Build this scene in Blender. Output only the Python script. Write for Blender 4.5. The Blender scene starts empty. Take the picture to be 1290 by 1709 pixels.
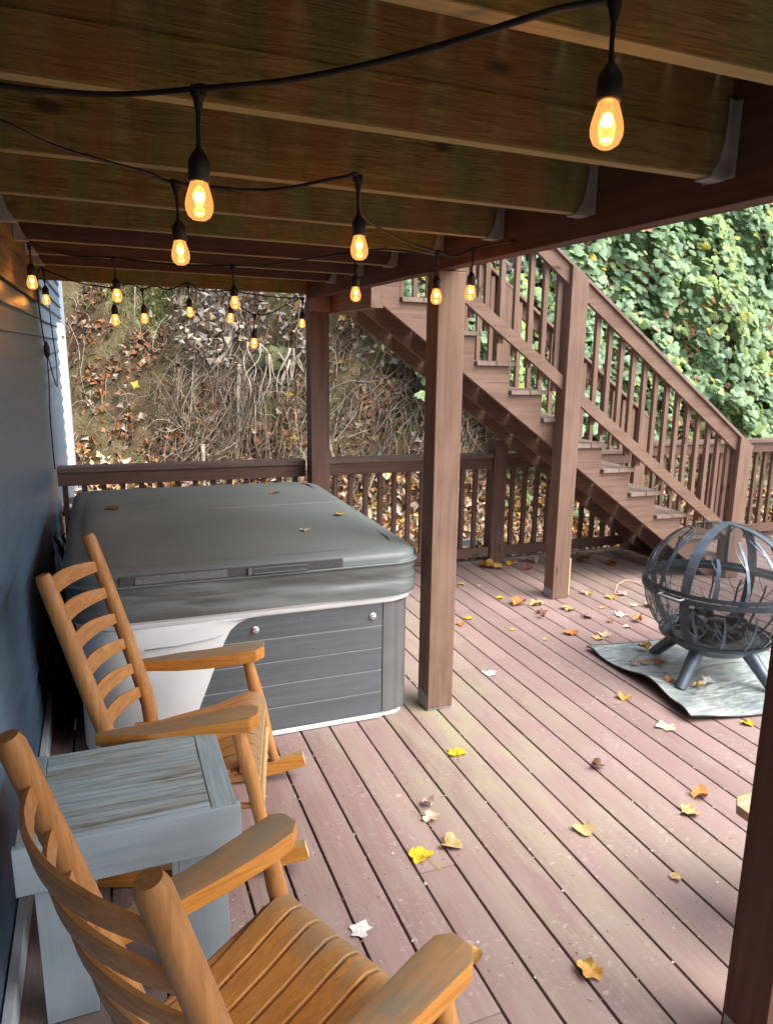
import bpy, bmesh, math, random
import numpy as np
from mathutils import Vector, Matrix, noise
R = math.radians
random.seed(7); RNG = np.random.default_rng(7)
sc = bpy.context.scene

# ------------------------------------------------------------------ camera
W_, H_ = 1290.0, 1709.0
f_, yaw, pitch, roll, cx, cy = 1255.55, .409015, .222976, .0249007, 714.2, 874.66
fw = Vector((math.sin(yaw)*math.cos(pitch), math.cos(yaw)*math.cos(pitch), -math.sin(pitch)))
rt = Vector((math.cos(yaw), -math.sin(yaw), 0)); up = rt.cross(fw)
r2 = math.cos(roll)*rt + math.sin(roll)*up; u2 = -math.sin(roll)*rt + math.cos(roll)*up
cam = bpy.data.cameras.new('camera'); co = bpy.data.objects.new('camera', cam); sc.collection.objects.link(co)
M = Matrix.Identity(4)
for i in range(3):
    M[i][0], M[i][1], M[i][2] = r2[i], u2[i], -fw[i]
M[0][3], M[1][3], M[2][3] = 0, 0, 1.82
co.matrix_world = M
cam.sensor_fit = 'VERTICAL'; cam.sensor_height = 36.0; cam.lens = f_/H_*36.0
cam.shift_x = (W_/2-cx)/H_; cam.shift_y = (cy-H_/2)/H_
cam.clip_start = .05; cam.clip_end = 2000
sc.camera = co

# ------------------------------------------------------------------ world, sun, exposure
SUN_EL, SUN_AZ = R(52), R(138)          # azimuth clockwise from +Y
w = bpy.data.worlds.new("World"); sc.world = w; w.use_nodes = True
nt = w.node_tree; nt.nodes.clear()
sky = nt.nodes.new('ShaderNodeTexSky'); sky.sky_type = 'NISHITA'; sky.sun_disc = False
sky.sun_elevation = SUN_EL; sky.sun_rotation = SUN_AZ; sky.dust_density = 4.0; sky.air_density = 1.0; sky.ozone_density = .6
bg = nt.nodes.new('ShaderNodeBackground'); bg.inputs[1].default_value = .15
ow = nt.nodes.new('ShaderNodeOutputWorld')
hs = nt.nodes.new('ShaderNodeHueSaturation'); hs.inputs['Saturation'].default_value = .62
nt.links.new(sky.outputs[0], hs.inputs['Color']); nt.links.new(hs.outputs[0], bg.inputs[0]); nt.links.new(bg.outputs[0], ow.inputs[0])
sun = bpy.data.lights.new('sun', 'SUN'); sun.energy = .95; sun.angle = R(50); sun.color = (1, .97, .93)
so = bpy.data.objects.new('sun', sun); sc.collection.objects.link(so)
sd = Vector((math.sin(SUN_AZ)*math.cos(SUN_EL), math.cos(SUN_AZ)*math.cos(SUN_EL), math.sin(SUN_EL)))
so.rotation_euler = sd.to_track_quat('Z', 'Y').to_euler(); so.location = sd*20
sc.view_settings.view_transform = 'Standard'; sc.view_settings.look = 'None'
sc.view_settings.gamma = 1; sc.view_settings.exposure = 1.68
sc.cycles.max_bounces = 8; sc.cycles.diffuse_bounces = 5; sc.cycles.transparent_max_bounces = 12
sc.cycles.use_denoising = True
sc.cycles.sample_clamp_indirect = 4.0
sc.cycles.caustics_reflective = False; sc.cycles.caustics_refractive = False

# ------------------------------------------------------------------ object helpers
COL = sc.collection
def tag(o, label=None, cat=None, group=None, kind=None):
    if label: o['label'] = label
    if cat: o['category'] = cat
    if group: o['group'] = group
    if kind: o['kind'] = kind
    return o
def empty(name, loc, rz=0, **k):
    o = bpy.data.objects.new(name, None); COL.objects.link(o); o.location = loc; o.rotation_euler = (0, 0, rz)
    o.empty_display_size = .1
    return tag(o, **k)
def root_matrix(p):
    while p.parent: p = p.parent
    return Matrix.LocRotScale(p.location, p.rotation_euler, None)
def copy_tree(o, parent=None):
    c = o.copy(); COL.objects.link(c); c.parent = parent
    for ch in list(o.children): copy_tree(ch, c)
    return c

class MB:
    """collects shapes in world (or root-local) space and links them as one mesh object"""
    def __init__(s): s.bm = bmesh.new()
    def _face(s, vs):
        try: s.bm.faces.new(vs)
        except ValueError: pass
    def box(s, lo, hi, bevel=0, rot=None):
        lo, hi = Vector(lo), Vector(hi)
        c = (lo+hi)/2; h = (hi-lo)/2
        return s.obox(c, h, Matrix.Identity(3) if rot is None else rot, bevel)
    def obox(s, c, h, Rm, bevel=0):
        vs = []
        for x in (-1, 1):
            for y in (-1, 1):
                for z in (-1, 1):
                    vs.append(s.bm.verts.new(Vector(c) + Rm @ Vector((x*h[0], y*h[1], z*h[2]))))
        fs = [(0,1,3,2),(4,6,7,5),(0,4,5,1),(2,3,7,6),(0,2,6,4),(1,5,7,3)]
        fl = [s.bm.faces.new([vs[i] for i in q]) for q in fs]
        if bevel:
            es = list({e for f in fl for e in f.edges})
            bmesh.ops.bevel(s.bm, geom=es, offset=bevel, segments=2, profile=.7, affect='EDGES', clamp_overlap=True)
        return s
    def bar(s, p0, p1, w, h, upv=(0,0,1), bevel=0):
        p0, p1 = Vector(p0), Vector(p1); d = (p1-p0); L = d.length; d.normalize()
        sidev = d.cross(Vector(upv)).normalized(); u = sidev.cross(d)
        Rm = Matrix((d, sidev, u)).transposed()
        return s.obox((p0+p1)/2, (L/2, w/2, h/2), Rm, bevel)
    def tube(s, pts, rad, seg=10, cap=True):
        pts = [Vector(p) for p in pts]; n = len(pts)
        if not hasattr(rad, '__len__'): rad = [rad]*n
        rings = []; prev = None
        for i, p in enumerate(pts):
            d = (pts[min(i+1,n-1)] - pts[max(i-1,0)]).normalized()
            if prev is None:
                a = Vector((0,0,1)) if abs(d.z) < .9 else Vector((1,0,0))
                x = d.cross(a).normalized()
            else:
                x = (prev - d*prev.dot(d)).normalized()
            prev = x; y = d.cross(x)
            rings.append([s.bm.verts.new(p + (x*math.cos(t)+y*math.sin(t))*rad[i]) for t in [2*math.pi*k/seg for k in range(seg)]])
        for a, b in zip(rings, rings[1:]):
            for k in range(seg): s._face([a[k], a[(k+1)%seg], b[(k+1)%seg], b[k]])
        if cap:
            s._face(rings[0][::-1]); s._face(rings[-1])
        return s
    def lathe(s, prof, c=(0,0,0), seg=24, M=None):
        c = Vector(c); rings = []
        for r, z in prof:
            if r < 1e-6: rings.append([s.bm.verts.new(c+Vector((0,0,z)))])
            else: rings.append([s.bm.verts.new(c+Vector((r*math.cos(2*math.pi*k/seg), r*math.sin(2*math.pi*k/seg), z))) for k in range(seg)])
        for a, b in zip(rings, rings[1:]):
            for k in range(seg):
                if len(a) == 1 and len(b) == 1: continue
                if len(a) == 1: s._face([a[0], b[(k+1)%seg], b[k]][::-1])
                elif len(b) == 1: s._face([a[k], a[(k+1)%seg], b[0]])
                else: s._face([a[k], a[(k+1)%seg], b[(k+1)%seg], b[k]])
        return s
    def prism(s, poly, axis, lo, hi, bevel=0):
        """poly: 2D points; axis 0: (y,z), 1: (x,z), 2: (x,y)"""
        def P(a, b, v): return Vector((v,a,b)) if axis == 0 else Vector((a,v,b)) if axis == 1 else Vector((a,b,v))
        A = [s.bm.verts.new(P(a,b,lo)) for a, b in poly]; B = [s.bm.verts.new(P(a,b,hi)) for a, b in poly]
        n = len(poly); fl = [s.bm.faces.new(A), s.bm.faces.new(B[::-1])]
        for i in range(n): fl.append(s.bm.faces.new([A[i], B[i], B[(i+1)%n], A[(i+1)%n]]))
        bmesh.ops.recalc_face_normals(s.bm, faces=fl)
        if bevel:
            es = list({e for f in fl for e in f.edges})
            bmesh.ops.bevel(s.bm, geom=es, offset=bevel, segments=2, profile=.7, affect='EDGES', clamp_overlap=True)
        return s
    def loft(s, loops, cap=True, closed=True):
        rings = [[s.bm.verts.new(Vector(p)) for p in L] for L in loops]; n = len(rings[0])
        for a, b in zip(rings, rings[1:]):
            for k in range(n if closed else n-1): s._face([a[k], a[(k+1)%n], b[(k+1)%n], b[k]])
        if cap: s._face(rings[0][::-1]); s._face(rings[-1])
        return s
    def grid(s, fn, nu, nv):
        g = [[s.bm.verts.new(Vector(fn(i/nu, j/nv))) for j in range(nv+1)] for i in range(nu+1)]
        for i in range(nu):
            for j in range(nv): s._face([g[i][j], g[i+1][j], g[i+1][j+1], g[i][j+1]])
        return s
    def build(s, name, mat, parent=None, smooth=False, local=False, angle=None):
        me = bpy.data.meshes.new(name)
        if parent is not None and not local:
            s.bm.transform(root_matrix(parent).inverted())
        bmesh.ops.recalc_face_normals(s.bm, faces=s.bm.faces) if not getattr(s, 'norecalc', False) else None
        s.bm.to_mesh(me); s.bm.free()
        me.materials.append(mat)
        if smooth:
            for p in me.polygons: p.use_smooth = True
            if angle: me.set_sharp_from_angle(angle=R(angle))
        o = bpy.data.objects.new(name, me); COL.objects.link(o)
        if parent is not None: o.parent = parent
        return o

def raw_mesh(name, V, F, mat, colors=None, smooth=False, parent=None):
    """V (n,3), F (m,k) arrays -> mesh, optional per-face colours"""
    me = bpy.data.meshes.new(name)
    V = np.asarray(V, np.float32); F = np.asarray(F, np.int32); k = F.shape[1]
    me.vertices.add(len(V)); me.vertices.foreach_set('co', V.ravel())
    me.loops.add(F.size); me.loops.foreach_set('vertex_index', F.ravel())
    me.polygons.add(len(F)); me.polygons.foreach_set('loop_start', np.arange(0, F.size, k, dtype=np.int32))
    me.update(calc_edges=True)
    if colors is not None:
        at = me.color_attributes.new('tone', 'FLOAT_COLOR', 'CORNER')
        c = np.ones((len(F), k, 4), np.float32); c[:, :, :3] = np.asarray(colors)[:, None, :]
        at.data.foreach_set('color', c.ravel())
    if smooth: me.polygons.foreach_set('use_smooth', np.ones(len(F), bool))
    me.materials.append(mat)
    o = bpy.data.objects.new(name, me); COL.objects.link(o)
    if parent is not None: o.parent = parent
    return o

# ------------------------------------------------------------------ material helpers
class NT:
    def __init__(s, name, rough=.6, spec=.3):
        s.m = bpy.data.materials.new(name); s.m.use_nodes = True; s.t = s.m.node_tree; s.n = s.t.nodes
        s.b = s.n['Principled BSDF']; s.set('Roughness', rough); s.set('Specular IOR Level', spec)
    def set(s, k, v): s.b.inputs[k].default_value = v
    def node(s, typ, **kw):
        n = s.n.new(typ)
        for k, v in kw.items(): setattr(n, k, v)
        return n
    def link(s, a, b): s.t.links.new(a, b)
    def coord(s, kind='Object'):
        if kind == 'World': return s.node('ShaderNodeNewGeometry').outputs['Position']
        return s.node('ShaderNodeTexCoord').outputs[kind]
    def mapped(s, vec, scale=(1,1,1), loc=(0,0,0)):
        m = s.node('ShaderNodeMapping'); s.link(vec, m.inputs[0]); m.inputs['Scale'].default_value = scale; m.inputs['Location'].default_value = loc
        return m.outputs[0]
    def noise(s, vec, scale=5, detail=4, rough=.55, dist=0):
        n = s.node('ShaderNodeTexNoise'); s.link(vec, n.inputs['Vector'])
        n.inputs['Scale'].default_value = scale; n.inputs['Detail'].default_value = detail
        n.inputs['Roughness'].default_value = rough; n.inputs['Distortion'].default_value = dist
        return n.outputs[0]
    def ramp(s, fac, stops, interp='LINEAR'):
        r = s.node('ShaderNodeValToRGB'); s.link(fac, r.inputs[0]); cr = r.color_ramp; cr.interpolation = interp
        while len(cr.elements) < len(stops): cr.elements.new(.5)
        for e, (p, c) in zip(cr.elements, stops):
            e.position = p; e.color = (c, c, c, 1) if not hasattr(c, '__len__') else (*c, 1)
        return r.outputs[0]
    def mix(s, fac, a, b, mode='MIX'):
        m = s.node('ShaderNodeMix', data_type='RGBA', blend_type=mode)
        for inp, v in ((m.inputs[0], fac), (m.inputs[6], a), (m.inputs[7], b)):
            if isinstance(v, (int, float)): inp.default_value = v
            elif isinstance(v, tuple): inp.default_value = (*v, 1)
            else: s.link(v, inp)
        return m.outputs[2]
    def math(s, op, a, b=0, c=0):
        m = s.node('ShaderNodeMath', operation=op)
        for i, v in enumerate((a, b, c)):
            if isinstance(v, (int, float)): m.inputs[i].default_value = v
            else: s.link(v, m.inputs[i])
        return m.outputs[0]
    def sep(s, vec):
        n = s.node('ShaderNodeSeparateXYZ'); s.link(vec, n.inputs[0]); return n.outputs
    def comb(s, x, y, z):
        n = s.node('ShaderNodeCombineXYZ')
        for i, v in enumerate((x, y, z)):
            if isinstance(v, (int, float)): n.inputs[i].default_value = v
            else: s.link(v, n.inputs[i])
        return n.outputs[0]
    def bump(s, h, strength=.3, dist=.01):
        b = s.node('ShaderNodeBump'); s.link(h, b.inputs['Height']); b.inputs['Strength'].default_value = strength; b.inputs['Distance'].default_value = dist
        s.link(b.outputs[0], s.b.inputs['Normal'])
    def base(s, c):
        if isinstance(c, tuple): s.b.inputs['Base Color'].default_value = (*c, 1)
        else: s.link(c, s.b.inputs['Base Color'])
    def rough(s, c): s.link(c, s.b.inputs['Roughness'])

def grainscale(axis, fine, long): 
    v = [fine]*3; v['xyz'.index(axis)] = long; return tuple(v)
def wood(name, dark, light, axis, rough=.55, spec=.3, fine=60, long=2.5, blotch=None, bstr=.25, coord='Object', bl_amt=.5, spec_knots=False):
    s = NT(name, rough, spec); c = s.coord(coord)
    g = s.noise(s.mapped(c, grainscale(axis, fine, long)), 1, 5, .6, .6)
    col = s.ramp(g, [(.3, dark), (.68, light)])
    if blotch:
        b = s.noise(s.mapped(c, grainscale(axis, 4.5, 1.6)), 1.3, 4, .6, .8)
        col = s.mix(s.math('MULTIPLY', s.ramp(b, [(.42, 0.), (.62, 1.)]), bl_amt), col, blotch)
    if spec_knots:
        kn = s.node('ShaderNodeTexVoronoi'); kn.inputs['Scale'].default_value = 1; s.link(s.mapped(c, grainscale(a if False else axis, 8, 2.6)), kn.inputs[0])
        col = s.mix(s.ramp(kn.outputs['Distance'], [(.06, .8), (.13, 0.)]), col, tuple(v*.4 for v in dark))
        ck = s.noise(s.mapped(c, grainscale(axis, 55, .9)), 1, 3, .5, .4)
        col = s.mix(s.math('MULTIPLY', s.ramp(ck, [(.66, 0.), (.70, 1.)]), .6), col, tuple(v*.5 for v in dark))
    s.base(col); s.bump(g, bstr, .004)
    r = s.ramp(g, [(.3, min(1, rough+.12)), (.7, max(.05, rough-.1))]); s.rough(r)
    return s.m
def plain(name, c, rough=.5, spec=.3, metal=0, var=.12, scale=30, bstr=0.05):
    s = NT(name, rough, spec); s.set('Metallic', metal); co_ = s.coord()
    n = s.noise(co_, scale, 4); lo = tuple(max(0, x*(1-var)) for x in c); hi = tuple(min(1, x*(1+var)) for x in c)
    s.base(s.ramp(n, [(.3, lo), (.7, hi)])); s.bump(n, bstr, .003)
    return s.m

# painted / stained wood of the deck family, one per grain axis
BR_D, BR_L = (.140, .083, .060), (.218, .138, .102)
brown = {a: wood('brown_stain_'+a, BR_D, BR_L, a, .6, .25, 45, 1.6, (.26, .175, .13), .25, 'World', .45, True) for a in 'xyz'}
darkbrown = {a: wood('dark_brown_stain_and_shade_'+a, (.07, .034, .025), (.115, .06, .045), a, .65, .2, 45, 1.6, (.10,.06,.04), .25, 'World', .4) for a in 'xyz'}
def capmat(a):
    return wood('weathered_rail_cap_'+a, (.15, .095, .075), (.235, .165, .135), a, .6, .25, 45, 1.5, (.28, .22, .18), .25, 'World', .5)
cap = {a: capmat(a) for a in 'xy'}
railm = {a: wood('rail_shaded_stain_'+a, (.085, .046, .036), (.14, .082, .064), a, .6, .25, 45, 1.6, (.17, .11, .085), .25, 'World', .4, True) for a in 'xz'}  # brown railing and its cap, darkened: their shade is mixed into the colour
railcap = wood('rail_cap_shaded_stain', (.10, .062, .052), (.165, .11, .092), 'x', .55, .3, 45, 1.5, (.20, .15, .125), .25, 'World', .5)
tread_m = wood('weathered_tread', (.17, .115, .09), (.28, .205, .165), 'y', .65, .25, 45, 1.5, (.33, .27, .22), .3, 'World', .5)

def deck_material():
    s = NT('weathered_red_deck_paint', .62, .28); P = s.coord('World'); x, y, z = s.sep(P)
    bi = s.math('FLOOR', s.math('DIVIDE', s.math('SUBTRACT', x, .6455), .1447))
    wn = s.node('ShaderNodeTexWhiteNoise', noise_dimensions='1D'); s.link(bi, wn.inputs['W']); rnd = wn.outputs[0]
    gv = s.comb(s.math('MULTIPLY', x, 60), s.math('ADD', s.math('MULTIPLY', y, 2.2), s.math('MULTIPLY', bi, 7.3)), 0)
    g = s.noise(gv, 1, 5, .62, .8)
    col = s.ramp(g, [(.25, (.212, .140, .127)), (.75, (.30, .208, .192))])
    col = s.mix(s.math('MULTIPLY', rnd, .45), col, (.36, .25, .235))
    # worn grey patches, long along the boards
    gv2 = s.comb(s.math('MULTIPLY', x, 7), s.math('ADD', s.math('MULTIPLY', y, 1.6), s.math('MULTIPLY', bi, 3.1)), 0)
    wr = s.noise(gv2, 1.4, 5, .6, .7)
    col = s.mix(s.math('MULTIPLY', s.ramp(wr, [(.48, 0.), (.70, 1.)]), .5), col, (.33, .27, .235))
    fl = s.noise(s.mapped(P, (1,1,1)), 38, 6, .75)
    fm = s.math('MULTIPLY', s.ramp(fl, [(.56, 0.), (.66, 1.)]), s.ramp(s.noise(P, 2.7, 3), [(.45, 0.), (.6, 1.)]))
    col = s.mix(s.math('MULTIPLY', fm, .65), col, (.55, .49, .46))
    # algae along the drip line of the upper deck
    dx = s.math('ABSOLUTE', s.math('SUBTRACT', x, 1.52))
    band = s.math('MULTIPLY', s.ramp(s.math('DIVIDE', dx, .75), [(0., 1.), (1., 0.)]), s.ramp(s.math('DIVIDE', y, 4.), [(.35, .35), (.75, 1.)]))
    gn = s.ramp(s.noise(s.mapped(P, (5, 1.3, 1)), 1.6, 5, .65, .6), [(.40, 0.), (.62, 1.)])
    col = s.mix(s.math('MULTIPLY', s.math('MULTIPLY', band, gn), .7), col, (.33, .33, .20))
    gn2 = s.ramp(s.noise(P, .9, 4, .6), [(.52, 0.), (.7, 1.)])
    col = s.mix(s.math('MULTIPLY', gn2, .45), col, (.27, .245, .18))
    sp = s.ramp(s.noise(P, 150, 2, .5), [(.75, 0.), (.79, 1.)])
    col = s.mix(s.math('MULTIPLY', sp, .6), col, (.08, .05, .04))
    xl = s.math('SUBTRACT', s.math('SUBTRACT', x, .6455), s.math('MULTIPLY', bi, .1447))
    dy_ = s.math('MULTIPLY', s.math('SUBTRACT', s.math('FRACT', s.math('ADD', s.math('DIVIDE', s.math('ADD', y, 2.48), .52), .5)), .5), .52)
    dx_ = s.math('MINIMUM', s.math('ABSOLUTE', s.math('SUBTRACT', xl, .03)), s.math('ABSOLUTE', s.math('SUBTRACT', xl, .113)))
    dd = s.math('ADD', s.math('MULTIPLY', dy_, dy_), s.math('MULTIPLY', dx_, dx_))
    col = s.mix(s.math('MULTIPLY', s.math('LESS_THAN', dd, .0035*.0035), .75), col, (.06, .045, .04))
    s.base(col)
    s.rough(s.ramp(wr, [(.3, .5), (.7, .72)]))
    s.bump(s.math('ADD', g, s.math('MULTIPLY', fl, .6)), .35, .004)
    return s.m
deck_m = deck_material()

def joist_material():
    s = NT('mossy_treated_joist', .75, .15); P = s.coord('World'); x, y, z = s.sep(P)
    yi = s.math('FLOOR', s.math('DIVIDE', y, .3))
    gr = s.noise(s.comb(s.math('MULTIPLY', x, 5), s.math('MULTIPLY', yi, 3.7), s.math('MULTIPLY', z, 70)), 1, 6, .65, 1.6)
    col = s.ramp(gr, [(.32, (.105, .08, .027)), (.50, (.185, .145, .05)), (.70, (.275, .225, .09))])
    # stripes where rain drips through the board gaps of the deck above
    st = s.noise(s.comb(s.math('MULTIPLY', x, 8.0), s.math('MULTIPLY', yi, 5.1), s.math('MULTIPLY', z, 1.1)), 1, 3, .5, .3)
    red = s.ramp(st, [(.52, 0.), (.60, 1.)])
    grn = s.ramp(st, [(.40, 1.), (.48, 0.)])
    col = s.mix(s.math('MULTIPLY', red, .55), col, (.26, .12, .045))
    col = s.mix(s.math('MULTIPLY', grn, .7), col, (.15, .17, .055))
    pt = s.ramp(s.noise(P, 7, 5, .7), [(.5, 0.), (.7, 1.)])
    col = s.mix(s.math('MULTIPLY', pt, .4), col, (.20, .16, .08))
    kn = s.node('ShaderNodeTexVoronoi'); kn.inputs['Scale'].default_value = 1
    s.link(s.comb(s.math('MULTIPLY', x, 2.3), s.math('MULTIPLY', yi, 9.1), s.math('MULTIPLY', z, 5)), kn.inputs[0])
    col = s.mix(s.ramp(kn.outputs['Distance'], [(.05, .85), (.11, 0.)]), col, (.04, .018, .008))
    st2 = s.noise(s.comb(s.math('MULTIPLY', x, 22.0), s.math('MULTIPLY', yi, 2.1), s.math('MULTIPLY', z, 4)), 1, 4, .6, 1.0)
    col = s.mix(s.math('MULTIPLY', s.ramp(st2, [(.52, 0.), (.66, 1.)]), .35), col, (.11, .085, .035))
    s.base(col); s.bump(gr, .8, .008); return s.m
joist_m = joist_material()
joist_under = wood('joist_underside', (.22, .17, .08), (.34, .275, .145), 'x', .8, .1, 50, 1.5, (.30, .28, .12), .3, 'World', .5)

galv = plain('galvanised_steel', (.30, .31, .32), .55, .5, .3, .25, 25, .1)
def orange_wood(a):
    s = NT('honey_rocker_wood_'+a, .42, .38); c = s.coord()
    g = s.noise(s.mapped(c, grainscale(a, 55, 3)), 1, 5, .6, .8)
    col = s.ramp(g, [(.28, (.33, .145, .05)), (.7, (.55, .27, .09))])
    b = s.noise(s.mapped(c, grainscale(a, 9, 2.5)), 1, 4, .6, .5)
    col = s.mix(s.math('MULTIPLY', s.ramp(b, [(.45, 0.), (.7, 1.)]), .5), col, (.54, .22, .06))
    b2 = s.noise(s.mapped(c, grainscale(a, 26, 1.8)), 1, 5, .7, 1.2)
    col = s.mix(s.math('MULTIPLY', s.ramp(b2, [(.54, 0.), (.66, 1.)]), .5), col, (.25, .10, .03))
    b3 = s.noise(s.mapped(c, (7, 7, 7)), 1, 5, .7, .4)
    col = s.mix(s.math('MULTIPLY', s.ramp(b3, [(.55, 0.), (.68, 1.)]), .45), col, (.33, .215, .12))
    s.base(col); s.bump(g, .15, .003); s.rough(s.ramp(g, [(.3, .5), (.7, .36)])); return s.m
orange = {a: orange_wood(a) for a in 'xyz'}
def weathered_orange(name, a, grey, amt, top=True):
    """orange stain worn to grey where rain and hands reach: upward faces"""
    s = NT(name, .5, .3); c = s.coord()
    g = s.noise(s.mapped(c, grainscale(a, 70, 3.5)), 1, 6, .65, .9)
    col = s.ramp(g, [(.28, (.40, .15, .028)), (.7, (.66, .295, .065))])
    k = s.noise(s.mapped(c, grainscale(a, 14, 5)), 1.2, 5, .65, .8)
    m = s.ramp(k, [(.38, 0.), (.62, 1.)])
    if top:
        n = s.node('ShaderNodeNewGeometry').outputs['Normal']; nz = s.sep(n)[2]
        m = s.math('MULTIPLY', s.ramp(nz, [(.55, 0.), (.85, 1.)]), s.math('ADD', s.math('MULTIPLY', m, .45), .55))
    col = s.mix(s.math('MULTIPLY', m, amt), col, grey)
    oi = s.node('ShaderNodeObjectInfo').outputs['Random']
    if not top:
        col = s.mix(s.math('MULTIPLY', oi, .5), col, (.44, .20, .055))
        xo = s.sep(c)[0]; wm = s.math('MULTIPLY', s.ramp(s.math('ADD', xo, s.math('MULTIPLY', s.math('SUBTRACT', k, .5), .35)), [(.13, 0.), (.25, 1.)]), .75)
        col = s.mix(wm, col, (.25, .185, .11))
    s.base(col); s.bump(g, .3, .004); s.rough(s.ramp(k, [(.3, .38), (.7, .6)])); return s.m
arm_m = weathered_orange('worn_armrest', 'x', (.245, .205, .145), .95)
rocker_m = weathered_orange('worn_rocker', 'x', (.30, .25, .14), .85)
seat_m = weathered_orange('worn_seat_slat', 'x', (.36, .19, .075), .45, False)
pale_end = plain('pale_end_grain', (.62, .46, .24), .7, .2, 0, .15, 90, .2)
dowel_m = wood('pale_dowel', (.42, .27, .11), (.58, .40, .19), 'y', .5, .3)

def table_material():
    s = NT('weathered_blue_grey_paint', .6, .3); c = s.coord()
    g = s.noise(s.mapped(c, (2.5, 60, 60)), 1, 6, .65, .8)
    col = s.ramp(g, [(.3, (.19, .245, .265)), (.5, (.35, .43, .455)), (.72, (.53, .60, .61))])
    k = s.noise(s.mapped(c, (2, 14, 14)), 1.5, 5, .6, .7)
    nz = s.sep(s.node('ShaderNodeNewGeometry').outputs['Normal'])[2]
    m = s.math('MULTIPLY', s.ramp(nz, [(.6, .15), (.9, 1.)]), s.ramp(k, [(.42, 0.), (.64, 1.)]))
    col = s.mix(s.math('MULTIPLY', m, .7), col, (.33, .335, .27))
    k2 = s.noise(s.mapped(c, (3, 40, 40), (3,1,0)), 1.2, 4, .6, .5)
    col = s.mix(s.math('MULTIPLY', s.math('MULTIPLY', m, s.ramp(k2, [(.50, 0.), (.58, 1.)])), .85), col, (.15, .12, .08))
    kn = s.node('ShaderNodeTexVoronoi'); kn.inputs['Scale'].default_value = 1; s.link(s.mapped(c, (7, 13, 1)), kn.inputs[0])
    col = s.mix(s.ramp(kn.outputs['Distance'], [(.05, .85), (.10, 0.)]), col, (.08, .075, .055))
    s.base(col); s.bump(s.math('ADD', g, k2), .45, .004); return s.m
table_m = table_material()
table_side = wood('blue_grey_paint', (.32, .39, .44), (.40, .48, .535), 'x', .55, .3, 40, 2, (.44, .53, .6), .15)
table_leg_m = wood('blue_grey_paint_leg', (.32, .39, .44), (.40, .48, .535), 'z', .55, .3, 40, 2, (.38, .45, .5), .15)

def vinyl():
    s = NT('grey_cover_vinyl', .5, .5); c = s.coord()
    n = s.noise(c, 1.4, 4, .5, .3); f = s.noise(c, 260, 2, .5)
    s.base(s.ramp(n, [(.3, (.118, .138, .137)), (.7, (.15, .174, .174))]))
    s.rough(s.ramp(n, [(.3, .55), (.7, .44)]))
    s.bump(s.math('ADD', s.math('MULTIPLY', n, 1.6), s.math('MULTIPLY', f, .04)), .35, .01); return s.m
vinyl_m = vinyl()
def vinyl_skirt():
    s = NT('wrinkled_grey_skirt_vinyl', .36, .55); c = s.coord()
    n = s.noise(s.mapped(c, (1.6, 1.6, 7)), 1, 2, .5, 1.0); f = s.noise(c, 260, 2, .5)
    s.base(s.ramp(n, [(.3, (.105, .12, .118)), (.7, (.14, .158, .156))]))
    s.bump(s.math('ADD', n, s.math('MULTIPLY', f, .03)), .55, .03); return s.m
skirt_m = vinyl_skirt()
vinyl_d = plain('dark_strap_vinyl', (.065, .072, .072), .4, .5, 0, .15, 60, .1)
shell_m = plain('white_acrylic', (.82, .87, .90), .25, .5, 0, .04, 6, .02)
panel_m = wood('grey_tub_plank', (.080, .092, .105), (.135, .15, .168), 'x', .45, .4, 35, 1.2, (.10, .115, .13), .12)
corner_m = plain('grey_corner_post', (.13, .132, .136), .42, .4, 0, .12, 8, .05)
joint_m = plain('light_panel_joint', (.55, .58, .62), .5, .3)
chrome = plain('chrome', (.75, .73, .68), .18, .5, 1.0, .05, 20, .02)
def label_material():
    s = NT('faded_cover_label', .5, .4); c = s.coord()
    n = s.noise(s.mapped(c, (120, 1, 260)), 1, 4, .7); b = s.ramp(s.noise(s.mapped(c, (9, 1, 60)), 1, 3), [(.4, 0.), (.6, 1.)])
    m = s.math('MULTIPLY', s.ramp(n, [(.48, 0.), (.6, 1.)]), b)
    s.base(s.mix(s.math('MULTIPLY', m, .5), (.13, .14, .145), (.34, .36, .37))); return s.m
label_m = label_material()

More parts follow.
